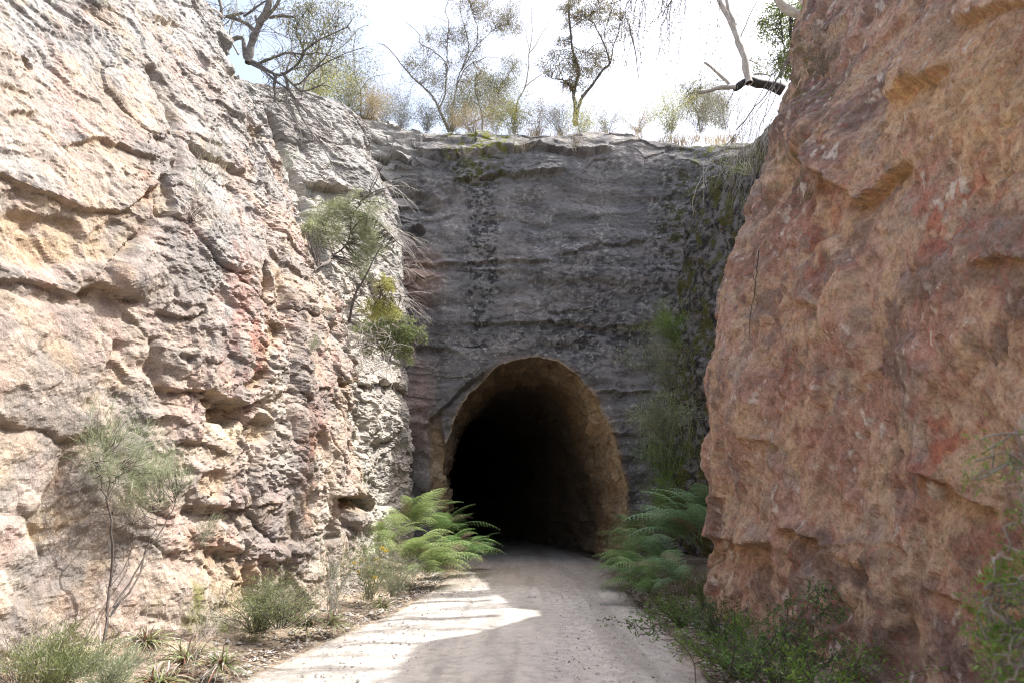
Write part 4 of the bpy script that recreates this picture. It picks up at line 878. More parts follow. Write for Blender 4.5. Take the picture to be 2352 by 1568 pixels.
for px_, py_, Y_, h_, w_, mt, l1, l2, n_l, lab in sk:
    q = P(px_, py_ + 8, Y_)
    shrub('heath_bush', lab, 'bush', q, h_ * 1.5 + .2, w_ * 1.3, 26, mt, BK_GREY, (l1 * 1.5, l2 * 1.8), int(n_l * 4.5), 'heath bushes along the top of the headwall', up=.7)
# ground scrub that reads as one mass on the plateau lip
g = Geo()
xs_ = rng.uniform(-6.5, 8.5, 2600); ys_ = 22.6 + rng.gamma(1.5, .9, 2600)
thin = (gnoise(np.stack([xs_ * .9, ys_ * .5, 0 * xs_], -1), 401) > -.25)
xs_, ys_ = xs_[thin], ys_[thin]; _, zz_ = head_map(xs_, 12.4 + 0 * xs_)
bb = np.stack([xs_, ys_, np.full(len(xs_), 14.75) + .0 * xs_], -1); bb[:, 2] += np.minimum((ys_ - 22.6) * .25, .3)
g.blades(np.repeat(bb, 3, 0) + rng.normal(size=(len(bb) * 3, 3)) * .04, rng.normal(size=(len(bb) * 3, 3)) * .35 + np.array((0, 0, 1)), rng.uniform(.2, .6, len(bb) * 3), .018, .2, 2)
o = g.obj('grass', STRAW); tag(o, 'dry straw grass and heath along the lip of the headwall', None, None, 'stuff')
# seepage shrubs on the face just under the lip
for px_, py_, h_, w_, mt, n_l, lab in [(1320, 352, .8, .9, STRAW, 1100, 'straggly straw bush spilling over the lip beneath the lone gum'), (1200, 345, .5, .5, STRAW, 400, 'small dry tuft of stems on the ledge in the middle of the lip'), (1068, 362, .4, .35, GREYSC, 250, 'tiny tuft on the mossy ledge left of centre')]:
    q = head_at(px_, py_); shrub('ledge_shrub', lab, 'bush', q, h_, w_, 12, mt, BK_SILVER, (.05, .008), n_l, 'shrubs on the ledges under the lip', lean=(0, -.3), up=.3)

# ------------------------------------------------------------------ shrubs rooted in the left wall
def c5(pts): return [(658.7 + .42 * p[0], 282 + .42 * p[1]) + tuple(p[2:]) for p in pts]
def k5(lst): return [(658.7 + .42 * a, 282 + .42 * b, .42 * rx, .42 * ry, n) for a, b, rx, ry, n in lst]
qa = left_at(735, 605); YA = float(qa[1]) + .1
make_tree('wattle_shrub', 'large leaning shrub with dark curved trunk rooted in a crack of the left wall', 'shrub', YA, [
    (c5([(185, 780), (250, 720), (320, 670), (350, 600), (356, 520), (385, 460), (450, 380), (500, 290), (540, 200), (580, 110)]), .05, .006),
    (c5([(350, 600), (400, 540), (470, 530), (560, 600), (640, 680), (740, 740), (830, 790)]), .022, .004), (c5([(400, 440), (480, 380), (580, 345), (680, 280)]), .02, .004),
    (c5([(450, 380), (510, 230), (505, 130)]), .014, .003), (c5([(385, 450), (500, 440), (600, 520)]), .012, .003), (c5([(250, 720), (220, 640), (200, 560)]), .014, .003), (c5([(190, 770), (150, 800), (200, 860), (220, 930)]), .016, .003)],
    k5([(230, 510, 90, 70, 1100), (330, 480, 70, 60, 500), (480, 480, 60, 70, 400), (500, 640, 50, 80, 400), (380, 800, 60, 60, 260), (180, 600, 80, 60, 650), (430, 560, 70, 60, 700), (440, 640, 60, 60, 550), (420, 720, 60, 50, 450), (300, 620, 80, 50, 350), (120, 580, 30, 40, 120), (370, 400, 40, 30, 120)]),
    BK_DARK, WATT, clamp=.25, dens=3.4, leaf=(.095, .009), hang=-.4, twigs=1.0, tw_len=.6, tw_r=.005, needle=True, crown_name='foliage', spread=.8)
gsp = Geo(); qs = P(658.7 + .42 * 480, 282 + .42 * 560, YA)
for a, b, n_ in [((480, 540), (740, 720), 16), ((560, 800), (720, 900), 10), ((560, 950), (760, 1010), 10), ((520, 330), (690, 420), 8)]:
    for k in range(n_):
        s0 = c5([a])[0]; e0 = c5([(b[0] + R.uniform(-110, 60), b[1] + R.uniform(-90, 90))])[0]; p0 = P(*s0, YA + .2); p1 = P(*e0, YA + R.uniform(.2, .9)); md = (p0 + p1) / 2 + np.array((0, 0, .12)) + rng.normal(size=3) * .05
        pa = smooth_path([p0, md, p1], .08, .25); gsp.tube(pa, .008, .003, 3)
        for q in pa[4::3]: twig(gsp, q, unit(pa[-1] - pa[0]) + rng.normal(size=3) * .4, R.uniform(.15, .4), .004, 0, [], .3, .3)
rt = empty('dead_spray', qs, 'pale leafless feathery twigs fanning right from the large leaning shrub', 'dead branch'); gsp.obj('twigs', BK_SILVER, rt, True, qs)
qb = left_at(800, 740); YB = float(qb[1]) + .2
make_tree('tea_tree', 'slim forked shrub growing below the leaning one beside the headwall corner', 'shrub', YB, [
    (c5([(345, 1090), (375, 970), (410, 900), (450, 820), (490, 730), (520, 670), (550, 590)]), .035, .006), (c5([(380, 960), (365, 880), (375, 800)]), .015, .004), (c5([(450, 830), (500, 900), (530, 960), (620, 950), (720, 960), (790, 1030)]), .012, .003), (c5([(300, 1020), (310, 900), (300, 790)]), .008, .003)],
    k5([(540, 900, 50, 70, 350), (470, 1010, 70, 50, 500), (560, 1020, 60, 50, 450)]), BK_DARK, YEL, clamp=.25, dens=2.4, leaf=(.07, .014), hang=-.5, twigs=1.0, tw_len=.5, tw_r=.004, crown_name='foliage')
qc = left_at(905, 800); 
make_tree('heath_shrub', 'dense fresh green shrub with upright sprays above the white boulders at the wall corner', 'shrub', float(qb[1]) + 1.0, [
    (c5([(560, 1310), (590, 1230), (600, 1160), (640, 1090)]), .02, .005), (c5([(560, 1310), (500, 1220), (430, 1160)]), .02, .005), (c5([(620, 1330), (690, 1250), (725, 1170), (728, 1110)]), .01, .004), (c5([(500, 1230), (420, 1200), (340, 1180)]), .02, .005)],
    k5([(560, 1120, 90, 80, 1100), (640, 1180, 60, 90, 900), (450, 1150, 80, 60, 700), (500, 1220, 90, 50, 600), (640, 1280, 40, 50, 300), (728, 1150, 14, 50, 80), (752, 1185, 8, 30, 40)]),
    BK_GREY, NEED, clamp=.25, dens=2, leaf=(.10, .015), hang=-.9, twigs=1.2, tw_len=.6, tw_r=.004, needle=True, up=.6, crown_name='foliage')
gd = Geo(); qd = P(810, 800, float(qb[1]))
for k in range(95):
    x0, y0 = R.uniform(780, 900), R.uniform(740, 850); p0 = P(x0, y0, float(qb[1]) + R.uniform(.0, .8)); L = R.uniform(.3, .9)
    twig(gd, p0, np.array((R.uniform(-.5, .5), -.3, R.uniform(-1, .4))), L, .006, 1, [], .8, .2, 2)
rt = empty('dead_tangle', qd, 'tangle of dead grey stems under the green shrubs at the wall corner', 'dead branch'); gd.obj('twigs', BK_SILVER, rt, True, qd)
# small tufts on the face of the left wall
for px_, py_, h_, lab in [(455, 432, .9, 'wispy pale green sprig growing on the upper ledge of the left wall'), (650, 400, .7, 'thin green sprig beneath the trailing bare branches'), (235, 12, .6, 'small light green sprig at the very top of the left wall'), (458, 1252, .35, 'small hanging green tuft at the top left of the square alcove'), (715, 800, .25, 'tiny green tuft on the nose of the left wall')]:
    q = left_at(px_, py_); shrub('wall_sprig', lab, 'plant', q + np.array((.03, 0, 0)), h_, h_ * .3, 8, NEEDG, BK_SILVER, (.07, .004), 420, 'sprigs on the left wall', lean=(h_ * .25, 0), up=1.0, spike=True, r=.004)
q = left_at(440, 505); shrub('dead_tuft', 'dark dead tuft lodged on the mid ledge of the left wall', 'plant', q, .25, .3, 14, DRY, BK_DARK, (.06, .006), 300, lean=(.1, 0))

# casuarina sapling in front of the left wall
def c6(pts): return [(.36 * p[0], 1082 + .36 * p[1]) + tuple(p[2:]) for p in pts]
make_tree('sheoak_sapling', 'young she oak with two thin dark stems and misty needle foliage before the left wall', 'tree', 7.6, [
    (c6([(645, 1120), (680, 960), (700, 850), (716, 720), (718, 560), (705, 400), (700, 280), (680, 180)]), .017, .008), (c6([(690, 920), (760, 820), (830, 720), (880, 640), (930, 500), (950, 420)]), .013, .005),
    (c6([(720, 850), (800, 760), (880, 640), (960, 480), (1060, 340), (1110, 230), (1125, 150)]), .012, .004), (c6([(680, 190), (650, 120), (630, 40), (600, -60)]), .007, .003), (c6([(682, 185), (740, 90), (770, -20)]), .006, .002),
    (c6([(715, 730), (790, 620), (850, 480), (850, 340)]), .006, .003), (c6([(680, 180), (690, 60), (690, -60), (680, -140)]), .006, .002), (c6([(950, 430), (1000, 320), (1020, 190)]), .006, .002)],
    [(x, y, rx, ry, n) for x, y, rx, ry, n in [(255, 1000, 42, 55, 1100), (225, 1045, 32, 40, 600), (300, 1035, 40, 45, 900), (285, 1080, 50, 36, 900), (345, 1090, 40, 36, 800), (395, 1075, 40, 34, 800), (360, 1120, 40, 36, 700), (320, 1160, 40, 36, 650), (240, 1100, 40, 30, 500), (420, 1110, 26, 30, 350), (330, 1000, 18, 36, 200)]],
    BK_DARK, NEEDG, clamp=.3, dens=.42, leaf=(.19, .0045), hang=0, twigs=1.2, tw_len=.35, tw_r=.003, needle=True, up=.45, crown_name='foliage', spread=.9, curl=.2)

# ------------------------------------------------------------------ ferns
def make_frond(L, arch, wmax, n_p=15, pin=9, tip_droop=.5):
    g = Geo(); t = np.linspace(0, 1, 26)
    x = L * (t - .12 * arch * t ** 3); z = L * (arch * 1.05 * t - (arch * .75 + tip_droop * .5) * t ** 2.2)
    pts = np.stack([x, .03 * L * np.sin(t * 3 + R.random() * 6), z], 1); g.tube(pts, .005, .0015, 3)
    bb, dd, LL, WW = [], [], [], []
    for k in range(n_p):
        u = .16 + .84 * (k + .5) / n_p; c = np.array([np.interp(u, t, pts[:, j]) for j in range(3)]); c1_ = np.array([np.interp(min(u + .02, 1), t, pts[:, j]) for j in range(3)]); tg = unit(c1_ - c) if u < .98 else unit(pts[-1] - pts[-3])
        pl = wmax * (math.sin(math.pi * min(1, (u - .05) ** .75)) * .9 + .06) * (1 if u < .5 else 1.0)
        for sgn in (-1, 1):
            sd = unit(np.array((0, sgn, 0)) + tg * .42 + np.array((0, 0, -.12 + R.uniform(-.08, .08)))); nn = np.cross(tg, sd)
            for j in range(pin):
                v = (j + .4) / pin; q = c + sd * pl * v + np.array((0, 0, -1)) * pl * .22 * v * v; ll = min(pl * .17, .42 * L / n_p) * (1 - .75 * v) + .004
                for s2 in (-1, 1):
                    bb.append(q); dd.append(tg * s2 + sd * .55 + rng.normal(size=3) * .06); LL.append(ll); WW.append(pl / pin * 1.05)
    bb = np.array(bb); dd = np.array(dd); dd /= np.linalg.norm(dd, axis=1, keepdims=True); LL = np.array(LL)[:, None]; WW = np.array(WW)[:, None]
    up_ = np.array((0, 0, 1.0)); wv = np.cross(dd, up_); wv /= np.maximum(np.linalg.norm(wv, axis=1, keepdims=True), 1e-3)
    V = np.stack([bb - wv * WW * .25, bb + dd * LL * .5 - wv * WW * .5 * .9, bb + dd * LL, bb + dd * LL * .4 + wv * WW * .5 * .9], 1).reshape(-1, 3)
    g.add(V, np.arange(len(V)).reshape(-1, 4))
    return g
fr_meshes = {}
for key, mt in (('s', FERN_S), ('d', FERN_D), ('t', FERN_T), ('b', DRY)):
    fr_meshes[key] = []
    for (L_, ar, w_) in ((1.0, .75, .21), (1.1, .5, .23), (.9, 1.0, .2), (1.0, .3, .24)):
        me = mesh_arrays('frond', np.concatenate(None or (lambda q: q.V)(gg := make_frond(L_, ar, w_))), np.concatenate(gg.F), False); me.materials.append(mt); fr_meshes[key].append(me)
def fern(loc, label, key, n, size, face=None, spread=math.pi, group=None, steep=0):
    root = empty('fern', loc, label, 'fern', group)
    for k in range(int(n * 1.6)):
        dead = k % 8 == 7; o = bpy.data.objects.new('frond', R.choice(fr_meshes['b' if dead else key])); scene.collection.objects.link(o); o.parent = root
        a = (face if face is not None else 0) + (R.uniform(-spread, spread)); s = size * R.uniform(.7, 1.12)
        o.rotation_euler = (R.uniform(-.35, .35), -R.uniform(-.1, .75) - steep, a); o.scale = (s, s * R.uniform(.85, 1.15), s); o.location = (R.uniform(-.1, .1) * size, R.uniform(-.1, .1) * size, R.uniform(0, .12) * size)
    return root
FG1 = 'ferns on the sunny side of the tunnel mouth'; FG2 = 'ferns on the shaded side of the tunnel mouth'
def gp(px_, py_, z=.12): return G(px_, py_, z)
fern(P(880, 1270, 15.2), 'sunlit pale green fern nearest the white boulders of the left wall', 's', 13, 1.15, -.5, 1.3, FG1)
fern(P(935, 1300, 14.6), 'brightest sunlit fern with fronds reaching toward the road', 's', 15, 1.25, -.2, 1.4, FG1)
fern(P(985, 1325, 14.2), 'low sunlit fern with drooping fronds at the road edge', 's', 12, 1.1, -.5, 1.5, FG1)
fern(P(930, 1220, 17.0), 'upper sunlit fern against the base of the rock corner', 's', 12, 1.3, -.4, 1.5, FG1, .15)
fern(P(1040, 1290, 16.6), 'shaded darker fern beside the black tunnel opening', 'd', 15, 1.25, -.2, 1.6, FG1, .1)
fern(P(1010, 1240, 18.3), 'tall dark fern touching the left jamb of the tunnel', 'd', 12, 1.35, -.2, 1.5, FG1, .2)
fern(P(1075, 1285, 17.8), 'dark green fern closest to the road on the left of the tunnel', 'd', 10, .85, 0, 1.6, FG1, .1)
fern(P(1480, 1250, 17.5), 'green fern against the right jamb of the tunnel', 'd', 13, 1.1, math.pi, 1.5, FG2, .1)
fern(P(1462, 1300, 16.0), 'low green fern reaching over the right road edge by the tunnel', 'd', 12, .9, math.pi, 1.4, FG2)
fern(P(1520, 1290, 14.5), 'mid green fern in the middle of the shaded bank', 'd', 14, 1.15, math.pi, 1.5, FG2)
fern(P(1600, 1255, 12.8), 'tall blue green fern arching in front of the right rock nose', 't', 14, 1.25, math.pi + .2, 1.2, FG2, .15)
fern(P(1640, 1215, 13.4), 'uppermost blue green fern standing against the right rock nose', 't', 10, 1.15, math.pi + .3, 1.3, FG2, .3)
fern(P(1500, 1370, 11.8), 'light green fern drooping low over the right road edge', 'd', 12, 1.0, math.pi + .2, 1.3, FG2)
fern(P(1575, 1350, 11.0), 'dark fern half buried in the leafy shrub on the right', 't', 10, .9, math.pi, 1.5, FG2)
fern(P(1460, 1330, 14.0), 'fern with fronds hanging over the gravel between the low and middle right ferns', 'd', 12, 1.0, math.pi, 1.4, FG2)
fern(P(1540, 1320, 13.0), 'dense dark fern at the centre of the right hand clump', 't', 13, 1.1, math.pi, 1.5, FG2, .1)
fern(P(1560, 1245, 15.2), 'taller green fern at the back of the right hand clump under the clinging bushes', 'd', 13, 1.2, math.pi, 1.5, FG2, .2)
# bracken-like filler around fern feet
def ground_shrub(px_, py_, Y_, h_, w_, mt, n_l, lab, leaf=(.035, .014), name='leafy_shrub', grp=None, **kw):
    q = P(px_, py_, Y_); return shrub(name, lab, kw.pop('cat', 'shrub'), q, h_ * 1.05, w_, kw.pop('stems', 26), mt, kw.pop('bark', BK_DARK), leaf, int(n_l * .62), grp, jit=.03, **kw)
RG = 'leafy shrubs at the foot of the right wall'
ground_shrub(1650, 1480, 8.2, .5, .6, DGREEN, 3400, 'dark bushy shrub under the blue green ferns at the right wall', grp=RG, up=.2)
ground_shrub(1570, 1440, 9.6, .45, .5, MGREEN, 2200, 'fresh green shrub spilling onto the right edge of the gravel', grp=RG, up=.2, lean=(-.2, -.1))
ground_shrub(1710, 1565, 6.6, .5, .6, MGREEN, 4800, 'bright green shrub in the lower right foreground', grp=RG, up=.2, lean=(-.1, 0))
ground_shrub(1800, 1610, 5.6, .5, .5, DGREEN, 3000, 'shrub with arching tips against the lower right rock', grp=RG, up=.2, lean=(.1, .1))
ground_shrub(1880, 1640, 4.9, .5, .6, MGREEN, 2600, 'sparse green shrub at the bottom edge left of the dark boulder rock', grp=RG, up=.2)
ground_shrub(1620, 1400, 10.6, .5, .4, MGREEN, 1400, 'tall stemmy shrub tight against the right rock nose', grp=RG, up=.4)
make_tree('arching_stems', 'arching leafy stems rising across the lower right rock face', 'shrub', 5.4, [([(1640, 1568), (1720, 1510), (1800, 1460), (1850, 1400), (1895, 1360)], .006, .002), ([(1700, 1568), (1780, 1500), (1860, 1440), (1880, 1400)], .006, .002), ([(1600, 1568), (1580, 1500), (1500, 1440), (1400, 1420)], .005, .0015), ([(1660, 1560), (1580, 1470), (1480, 1455)], .005, .0015)],
    [(1880, 1380, 36, 30, 300), (1840, 1430, 40, 36, 300), (1790, 1470, 40, 30, 260), (1440, 1425, 40, 10, 60), (1500, 1445, 40, 14, 110), (1700, 1500, 50, 36, 300)], BK_DARK, DGREEN, dens=.13, leaf=(.03, .013), twigs=2, tw_len=.2, tw_r=.002, crown_name='foliage', hang=0)
g = Geo(); q0 = P(1590, 1330, 10.8)
bb = np.repeat(q0[None], 70, 0) + rng.normal(size=(70, 3)) * np.array((.12, .12, .1)); g.blades(bb, rng.normal(size=(70, 3)) * .4 + np.array((-.2, -.2, -.3)), rng.uniform(.2, .45, 70), .014, .5, 3)
tag(g.obj('dry_frond', DRY), 'brown dead hanging fronds among the ferns on the right bank', 'dead fern')

# ------------------------------------------------------------------ plants hanging on the shaded corner right of the tunnel
HG = 'plants clinging to the corner right of the tunnel'
def cling(px_, py_, Y_, h_, w_, mt, n_l, lab, leaf, droop=0, **kw):
    px_ -= 45; w_ *= 1.15; q = P(px_, py_, Y_); return shrub(kw.pop('name', 'clinging_bush'), lab, 'bush', q, h_, w_, kw.pop('stems', 18), mt, kw.pop('bark', BK_DARK), leaf, n_l, HG, **kw)
CY_ = 16.2
cling(1590, 900, CY_, 1.5, .8, NEED, 3200, 'bright green feathery bush halfway up the shaded corner', (.09, .008), lean=(-.4, -.2), up=.9)
cling(1600, 800, CY_, 1.0, .6, MGREEN, 2600, 'dark bush at the top of the clinging plants on the corner', (.08, .012), lean=(-.2, -.2), up=.5)
cling(1570, 1010, CY_, 1.1, .8, NEEDG, 2600, 'grey green strappy bush in the middle of the shaded corner', (.13, .012), lean=(-.2, -.3), up=-.2)
cling(1580, 1100, CY_, 1.0, .7, MGREEN, 2400, 'dark weeping bush below the strappy one on the corner', (.10, .010), lean=(-.1, -.3), up=-.4)
cling(1590, 1210, CY_ - 1, 1.0, .6, MGREEN, 2800, 'blue green upright bush just above the shaded ferns', (.09, .011), lean=(-.1, -.2), up=.7)
cling(1540, 1240, 17.3, .8, .6, DGREEN, 1200, 'low dark bush at the foot of the corner behind the ferns', (.06, .014), up=.3)
g = Geo(); q0 = P(1560, 960, CY_); n_ = 200
bb = np.stack([P(R.uniform(1475, 1600), R.uniform(890, 1010), CY_ - R.uniform(0, .5)) for _ in range(n_)]); g.blades(bb, rng.normal(size=(n_, 3)) * .5 + np.array((-.2, -.3, -.1)), rng.uniform(.3, .9, n_), .012, .9, 4)
tag(g.obj('weeping_grass', NEED), 'curtain of drooping grey green grass on the shaded corner', 'grass')
g = Geo(); q0 = P(1550, 780, 16.5)
for k in range(26):
    e = P(R.uniform(1480, 1540), R.uniform(738, 775), 16.0 + R.uniform(-.2, .2)); pa = smooth_path([q0, (q0 + e) / 2 + rng.normal(size=3) * .04, e], .08, .2); g.tube(pa, .006, .002, 3)
rt = empty('dead_spray', q0, 'bleached fan of dead twigs poking left above the clinging bushes', 'dead branch'); g.obj('twigs', BK_SILVER, rt, True, q0)

# roots and vines trailing off the right wall top
g = Geo(); q0 = P(1800, 140, 12.6)
for pts, r0 in [([(1900, -10), (1850, 90), (1790, 170), (1740, 240), (1690, 300)], .02), ([(1880, 20), (1830, 100), (1770, 210), (1720, 280)], .014), ([(1890, 0), (1840, 60), (1800, 150), (1780, 220), (1750, 280), (1740, 330)], .014), ([(1810, 150), (1780, 165), (1750, 215), (1700, 300), (1680, 330)], .012), ([(1780, 170), (1760, 250), (1745, 330)], .01)]:
    pa = smooth_path([P(a, b, 12.6 + .004 * (300 - b) * 0) for a, b in pts], .1, .15); g.tube(pa, r0, r0 * .5, 5)
rt = empty('vine', q0, 'long dark vine stems running down the silhouette of the right rock wall', 'vine'); g.obj('stems', BK_GREY, rt, True, q0)
g = Geo(); q0 = P(1740, 280, 13.2)
for k in range(150):
    x0 = R.uniform(1690, 1800); y0 = R.uniform(190, 330); a = P(x0, y0, 13.2 + R.uniform(-.3, .5)); b = P(x0 - R.uniform(0, 60), y0 + R.uniform(60, 190), 13.1 + R.uniform(-.3, .4))
    pa = smooth_path([a, (a + b) / 2 + rng.normal(size=3) * .08, b], .1, .3); g.tube(pa, .004, .0018, 3)
rt = empty('root_curtain', q0, 'curtain of fine grey dead roots hanging at the top of the right rock wall', 'roots'); g.obj('stems', BK_SILVER, rt, True, q0)
make_tree('hanging_branch', 'bleached branching twigs dangling left below the root curtain', 'dead branch', 13, [
    (c3([(440, 740), (380, 800), (300, 870), (260, 950), (215, 1030), (195, 1100), (205, 1190)]), .016, .004), (c3([(265, 890), (262, 980), (265, 1060), (262, 1140)]), .008, .003), (c3([(430, 750), (380, 850), (365, 920), (385, 980)]), .012, .003), (c3([(300, 870), (320, 900), (330, 905)]), .007, .003), (c3([(440, 760), (430, 850), (400, 1000), (350, 1090)]), .006, .002)],
    [], BK_SILVER, EUC, twigs=2.4, tw_len=.35, tw_r=.004)
q = P(1730, 400, 13.4); shrub('clinging_bush', 'fresh green sprigs sprouting beneath the root curtain', 'bush', q, .5, .5, 12, MGREEN, BK_SILVER, (.05, .012), 420, HG, lean=(-.3, -.1), up=.3)
q = right_at(1880, 190); 
for px_, py_, n_ in [(1740, 560, 1), (1745, 640, 1)][:1]:
    g = Geo(); a = right_at(1742, 575) + np.array((-.06, -.02, 0)); b = right_at(1735, 650) + np.array((-.06, -.02, 0)); c = right_at(1722, 780) + np.array((-.06, 0, 0)); g.tube(smooth_path([a, b, c], .08, .25), .009, .003, 5)
    rt = empty('dead_vine', a, 'thin dark dead stem hanging down the face of the right rock wall', 'vine'); g.obj('stems', BK_BURNT, rt, True, a)
    qq = right_at(1900, 150); 
shrub('dry_tuft', 'dry brown grass tuft on the upper ledge of the right rock wall', 'plant', right_at(1890, 170) + np.array((-.05, 0, 0)), .5, .5, 18, STRAW, BK_GREY, (.12, .004), 500, lean=(-.2, -.1), up=.1)
# blurred near foliage at the right edge
make_tree('near_foliage', 'out of focus fine green foliage at the right edge close to the camera', 'shrub', 1.75, [([(2460, 1750), (2420, 1500), (2370, 1300), (2340, 1130), (2330, 980)], .004, .0015), ([(2440, 1600), (2330, 1450), (2290, 1300)], .003, .001), ([(2440, 1500), (2330, 1380), (2280, 1340)], .003, .001), ([(2440, 1250), (2350, 1100), (2300, 1050)], .003, .001)],
    [(2320, 1080, 50, 60, 130), (2300, 1340, 45, 50, 160), (2330, 1450, 40, 70, 260), (2350, 1540, 40, 50, 240), (2350, 1250, 25, 90, 90), (2290, 1480, 30, 30, 50)], BK_GREY, MGREEN, dens=.28, leaf=(.024, .0035), twigs=1, tw_len=.08, tw_r=.001, crown_name='foliage', hang=0, up=.2)

# ------------------------------------------------------------------ plants at the foot of the left wall
def foot(px_, py_, m=.25):
    y = min(G(px_, py_, .15)[1], depth_at(px_, py_ - 20) - m); return P(px_, py_, y)
LG = 'plants at the foot of the left wall'
q = foot(120, 1600, .5); shrub('heath_bush', 'soft fine leaved green bush in the bottom left corner', 'bush', q, .48, .42, 36, NEED, BK_GREY, (.045, .005), 8000, LG, up=.9)
q = foot(235, 1590, .3); shrub('heath_bush', 'paler green bush just right of the corner bush', 'bush', q, .32, .35, 24, NEEDG, BK_GREY, (.045, .005), 4200, LG, up=.9)
q = foot(40, 1590, .3); shrub('heath_bush', 'reddish tinged thin bush at the extreme bottom left', 'bush', q, .5, .4, 16, DRY, BK_GREY, (.04, .005), 1500, LG, up=.9)
q = foot(590, 1450, .2); shrub('heath_bush', 'dark dense low bush under the square alcove', 'bush', q, .6, .8, 46, NEED, BK_DARK, (.06, .006), 6500, LG, up=.1, low=0)
q = G(640, 1440, .2); shrub('heath_bush', 'brown green bush right of the dark one under the alcove', 'bush', q, .5, .6, 20, NEEDG, BK_DARK, (.05, .006), 1800, LG, up=.2)
q = G(850, 1375, .15); shrub('flowering_bush', 'green bush with yellow flower heads beside the sunlit ferns', 'bush', q, 1.0, .55, 22, NEED, BK_GREY, (.055, .008), 3400, LG, up=.7)
q = G(905, 1368, .12); shrub('heath_bush', 'low grey green bush under the sunlit ferns', 'bush', q, .7, .6, 22, NEEDG, BK_GREY, (.05, .007), 2800, LG, up=.6)
q = G(760, 1400, .3); shrub('heath_bush', 'pale thin grey bush against the foot of the wall nose', 'bush', q, .9, .5, 14, NEEDG, BK_SILVER, (.05, .006), 1300, LG, up=.6)
fl = [o for o in bpy.data.objects if o.name.startswith('flowering_bush')][0]
for fx, fy in [(878, 1258), (868, 1285), (845, 1300), (815, 1292), (822, 1312), (860, 1325), (888, 1264), (835, 1285)]:
    c = P(fx, fy, fl.location[1]) - np.array(fl.location); g = Geo(); n_ = 46; g.leaves(c + rng.normal(size=(n_, 3)) * np.array((.017, .017, .010)), rng.normal(size=(n_, 3)) + np.array((0, 0, .8)), .028, .02, .2); g.obj('flower_head', YFLO, fl)
def tussock(loc, label, n, L, mats, wd=.016, name='tussock', grp='strap leaved tussocks at the foot of the left wall', up=.75):
    root = empty(name, loc, label, 'grass tussock', grp)
    for mt, k, nm in mats:
        g = Geo(); d = rng.normal(size=(int(n * k), 3)); d[:, 2] = np.abs(d[:, 2]) * .6 + up * rng.random(len(d)); g.blades(rng.normal(size=(len(d), 3)) * np.array((.03, .03, .01)), d, L * rng.uniform(.6, 1.2, len(d)), wd, .55, 4)
        g.obj(nm, mt, root)
SILV = leaf_mat('silvery_dead_leaves', (.25, .20, .18), (.55, .50, .46), .1)
for px_, py_, L_, red_, lab in [(335, 1478, .30, .25, 'tussock with a dark skirt of dead leaves left of the mossy rock toe'), (430, 1520, .40, .3, 'largest tussock with silvery and reddish leaves at the wall foot'), (505, 1532, .28, .25, 'small tussock nearest the gravel below the mossy toe'), (360, 1575, .28, .4, 'red centred tussock cut by the bottom edge'), (675, 1402, .3, .9, 'bright red tuft beside the dark bush'), (760, 1432, .26, .1, 'green tuft at the edge of the gravel under the nose'), (878, 1392, .22, .1, 'dark small tuft at the kink of the gravel edge'), (705, 1435, .3, 0, 'spilling green grass right of the red tuft')]:
    q = foot(px_, py_, .1)
    tussock(q, lab, 150, L_ * 1.3, [(NEED, .5, 'blades'), (SILV, .3, 'dead_blades'), (DRY, .4, 'brown_blades')] + ([(REDLF, red_ * .45, 'red_blades')] if red_ else []))
for px_, py_, lab in [(350, 1400, 'leaning dead weed stem on the mossy rock toe'), (230, 1545, 'bleached arching grass stems by the sapling foot')]:
    g = Geo(); q = G(px_, py_, .1); n_ = 14; g.blades(rng.normal(size=(n_, 3)) * .04, rng.normal(size=(n_, 3)) * .35 + np.array((0, 0, 1)), rng.uniform(.3, .8, n_), .01, .35, 5); o = g.obj('dead_grass', SILV); o.location = tuple(q); tag(o, lab, 'grass tussock')
# thin bare weeds along the left foot
g = Geo()
for k in range(60):
    q = G(R.uniform(120, 520), R.uniform(1440, 1560), .1); twig(g, q, np.array((R.uniform(-.3, .3), R.uniform(-.2, .2), 1)), R.uniform(.3, .8), .003, 1, [], .35, 0, 2)
tag(g.obj('weeds', BK_SILVER), 'thin leafless weeds along the foot of the left wall', None, None, 'stuff')
